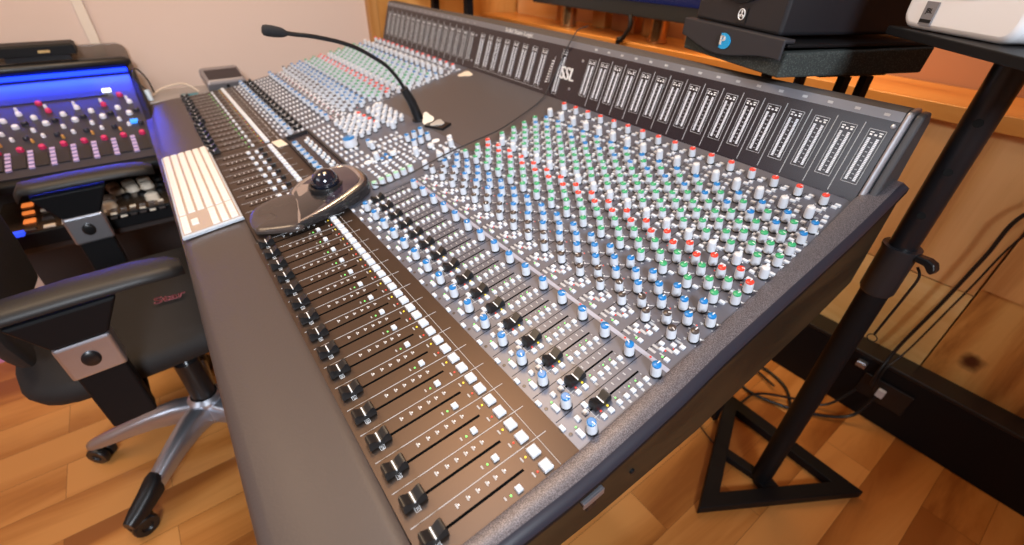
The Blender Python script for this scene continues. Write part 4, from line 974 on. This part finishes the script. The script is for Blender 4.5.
# back rest (mostly outside the picture, its edge shows at the left)
q = MB(); rings = []
for z, w, y, t in ((.52, .20, -.27, .03), (.60, .235, -.285, .035), (.75, .245, -.29, .035), (.90, .24, -.30, .03), (1.03, .20, -.325, .025), (1.06, .15, -.33, .015)):
    ring = []
    for k in range(24):
        a = 2 * PI * k / 24; x = w * math.copysign(abs(math.cos(a)) ** .7, math.cos(a)); yy = t * math.sin(a) + 1.0 * x * x + y + .10
        ring.append(cr @ Vector((x, yy, z)))
    rings.append(ring)
loft('backrest', ch, rings, M_mesh, smooth=60)
for s_, xa in ((1, .290), (-1, -.305)):
    zp = .70; oy = 0 if s_ > 0 else .026; crr = cr; cr = cr @ Matrix.Translation((0, oy, 0))
    # pad
    rings = []
    for t, w, zt in ((-.185 if s_ > 0 else -.12, .026, -.012), (-.17 if s_ > 0 else -.105, .032, .008), (-.08, .038, .008), (0, .041, .010), (.10, .041, .008), (.150, .036, .002), (.172, .022, -.006)):
        rings.append([cr @ Vector((xa + u * w, t, zp + zt + v)) for (u, v) in ((-1, -.015), (-1.02, -.009), (-.95, -.002), (-.6, .004), (0, .006), (.6, .004), (.95, -.002), (1.02, -.012), (1, -.015), (.5, -.018), (-.5, -.018))])
    loft('arm_pad', ch, rings, M_arm, smooth=60)
    q = MB(); xo = xa + .0
    q.add([tuple(cr @ Vector(v)) for v in [(xo - .026, -.10, zp - .02), (xo + .026, -.10, zp - .02), (xo + .026, .06, zp - .02), (xo - .026, .06, zp - .02), (xo - .022, -.064, zp - .092), (xo + .022, -.064, zp - .092), (xo + .022, .021, zp - .092), (xo - .022, .021, zp - .092)]],
        [(0, 1, 2, 3), (7, 6, 5, 4), (0, 4, 5, 1), (1, 5, 6, 2), (2, 6, 7, 3), (3, 7, 4, 0)], M_black2)
    q.box(xo - .020, xo + .020, -.060, .018, zp - .32, zp - .08, M_black2, cr); arm = q.build('arm_post', ch, bevel=.006)
    q = MB(); q.box(xo - .024, xo + .024, -.065, .022, zp - .172, zp - .092, M_alu, cr); sl = q.build('sleeve', arm, bevel=.006, label='silver sleeve')
    q = MB(); q.lathe([(.017, 0), (.017, .003), (.013, .006)], 24, M_black, cr @ Matrix.Translation((xo + .0235, -.022, zp - .132)) @ Matrix.Rotation(PI / 2, 4, 'Y') @ Matrix.Diagonal((1, .85, 1, 1))); q.build('button', arm, smooth=40)
    q = MB(); q.box(min(xo, 0) if s_ < 0 else .10, max(xo, 0) if s_ > 0 else -.10, -.055, .013, .375, .395, M_black2, cr); q.build('arm_bracket', ch, bevel=.006); cr = crr
q = MB(); lt = Matrix.Translation((-1.035, -.215, .478)) @ Matrix.Rotation(math.radians(88), 4, 'Z')
text(q, 'Star', lt, .042, mat('pink_print', (.55, .16, .20), .5), bold=.02); q.build('lettering', ch, label='pink script lettering on the seat edge')
q = MB(); q.box(-1.92, -1.74, -.90, -.745, 0, .16, mat('pink_plastic', (.75, .30, .55), .5), bev=.01); o = q.build('storage_box', None); tag(o, 'pink box on the floor behind the office chair, showing under its arm', 'box')

# ------------------------------------------------------------------ lights
def area(name, loc, aim, sx, sy, power, col, spread=180):
    l = bpy.data.lights.new(name, 'AREA'); l.shape = 'RECTANGLE'; l.size = sx; l.size_y = sy; l.energy = power; l.color = col; l.spread = math.radians(spread)
    o = bpy.data.objects.new(name, l); C.objects.link(o); o.location = loc
    o.rotation_euler = (Vector(aim) - Vector(loc)).to_track_quat('-Z', 'Y').to_euler(); return o
area('ceiling_light', (-.95, .38, 2.5), (-.95, .38, 0), .5, .5, 20, (1, .66, .36))
area('ceiling_light', (-.45, .15, 2.5), (-.45, .15, 0), .3, .3, 9, (.85, .92, 1))
area('ceiling_light', (-1.3, -.8, 2.5), (-1.2, -.5, 0), .5, .5, 19, (1, .72, .46))
area('window_light', (-.55, -2.36, 1.95), (-.55, 0, 1.5), 1.5, .9, 16, (.80, .90, 1))
area('key_light', (1.5, -.5, 1.95), (-.7, .3, .85), .5, .4, 16, (.84, .92, 1), 75)  # unseen key light added at the right to brighten the knob sides
area('ledge_fill_light', (-1.0, 1.38, 1.72), (-1.0, 1.62, .9), 1.6, .08, 9, (1, .62, .28), 120)  # fill light added above the ledge to brighten it and the wood blocks
lb = bpy.data.lights.new('hood_light', 'AREA'); lb.shape = 'RECTANGLE'; lb.size = .48; lb.size_y = .02; lb.spread = 1.1; lb.energy = .34; lb.color = (.02, .06, 1)
lo_ = bpy.data.objects.new('hood_light', lb); C.objects.link(lo_); lo_.location = (-2.005, -.365, .860); lo_.rotation_euler = (Vector((-1.75, -.365, .74)) - Vector((-2.005, -.365, .860))).to_track_quat('-Z', 'Y').to_euler()
w = bpy.data.worlds.new('world'); bpy.context.scene.world = w; w.use_nodes = True
w.node_tree.nodes['Background'].inputs[0].default_value = (1, .85, .75, 1); w.node_tree.nodes['Background'].inputs[1].default_value = .07

# ------------------------------------------------------------------ camera
Rc = [[0.5975989532509436, 0.8014410705042604, 0.023826489077889035], [0.47613215303628664, -0.33080755053802546, -0.8147788272593577], [-0.6451152330536181, 0.4982555318449451, -0.5792821083598212]]
cd = bpy.data.cameras.new('camera'); cam = bpy.data.objects.new('camera', cd); C.objects.link(cam)
cd.sensor_width = 36; cd.sensor_fit = 'HORIZONTAL'; cd.lens = 453.73178 / 1024 * 36; cd.clip_start = .01
r, d, f = Rc
cam.matrix_world = Matrix(((r[0], -d[0], -f[0], .20115425), (r[1], -d[1], -f[1], -.07078794), (r[2], -d[2], -f[2], 1.21920192), (0, 0, 0, 1)))
cd.dof.use_dof = True; cd.dof.focus_distance = .62; cd.dof.aperture_fstop = 3.4
sc = bpy.context.scene; sc.camera = cam
vs_ = sc.view_settings; vs_.view_transform = 'Standard'; vs_.look = 'None'; vs_.gamma = 1; vs_.use_curve_mapping = False; vs_.exposure = -0.08
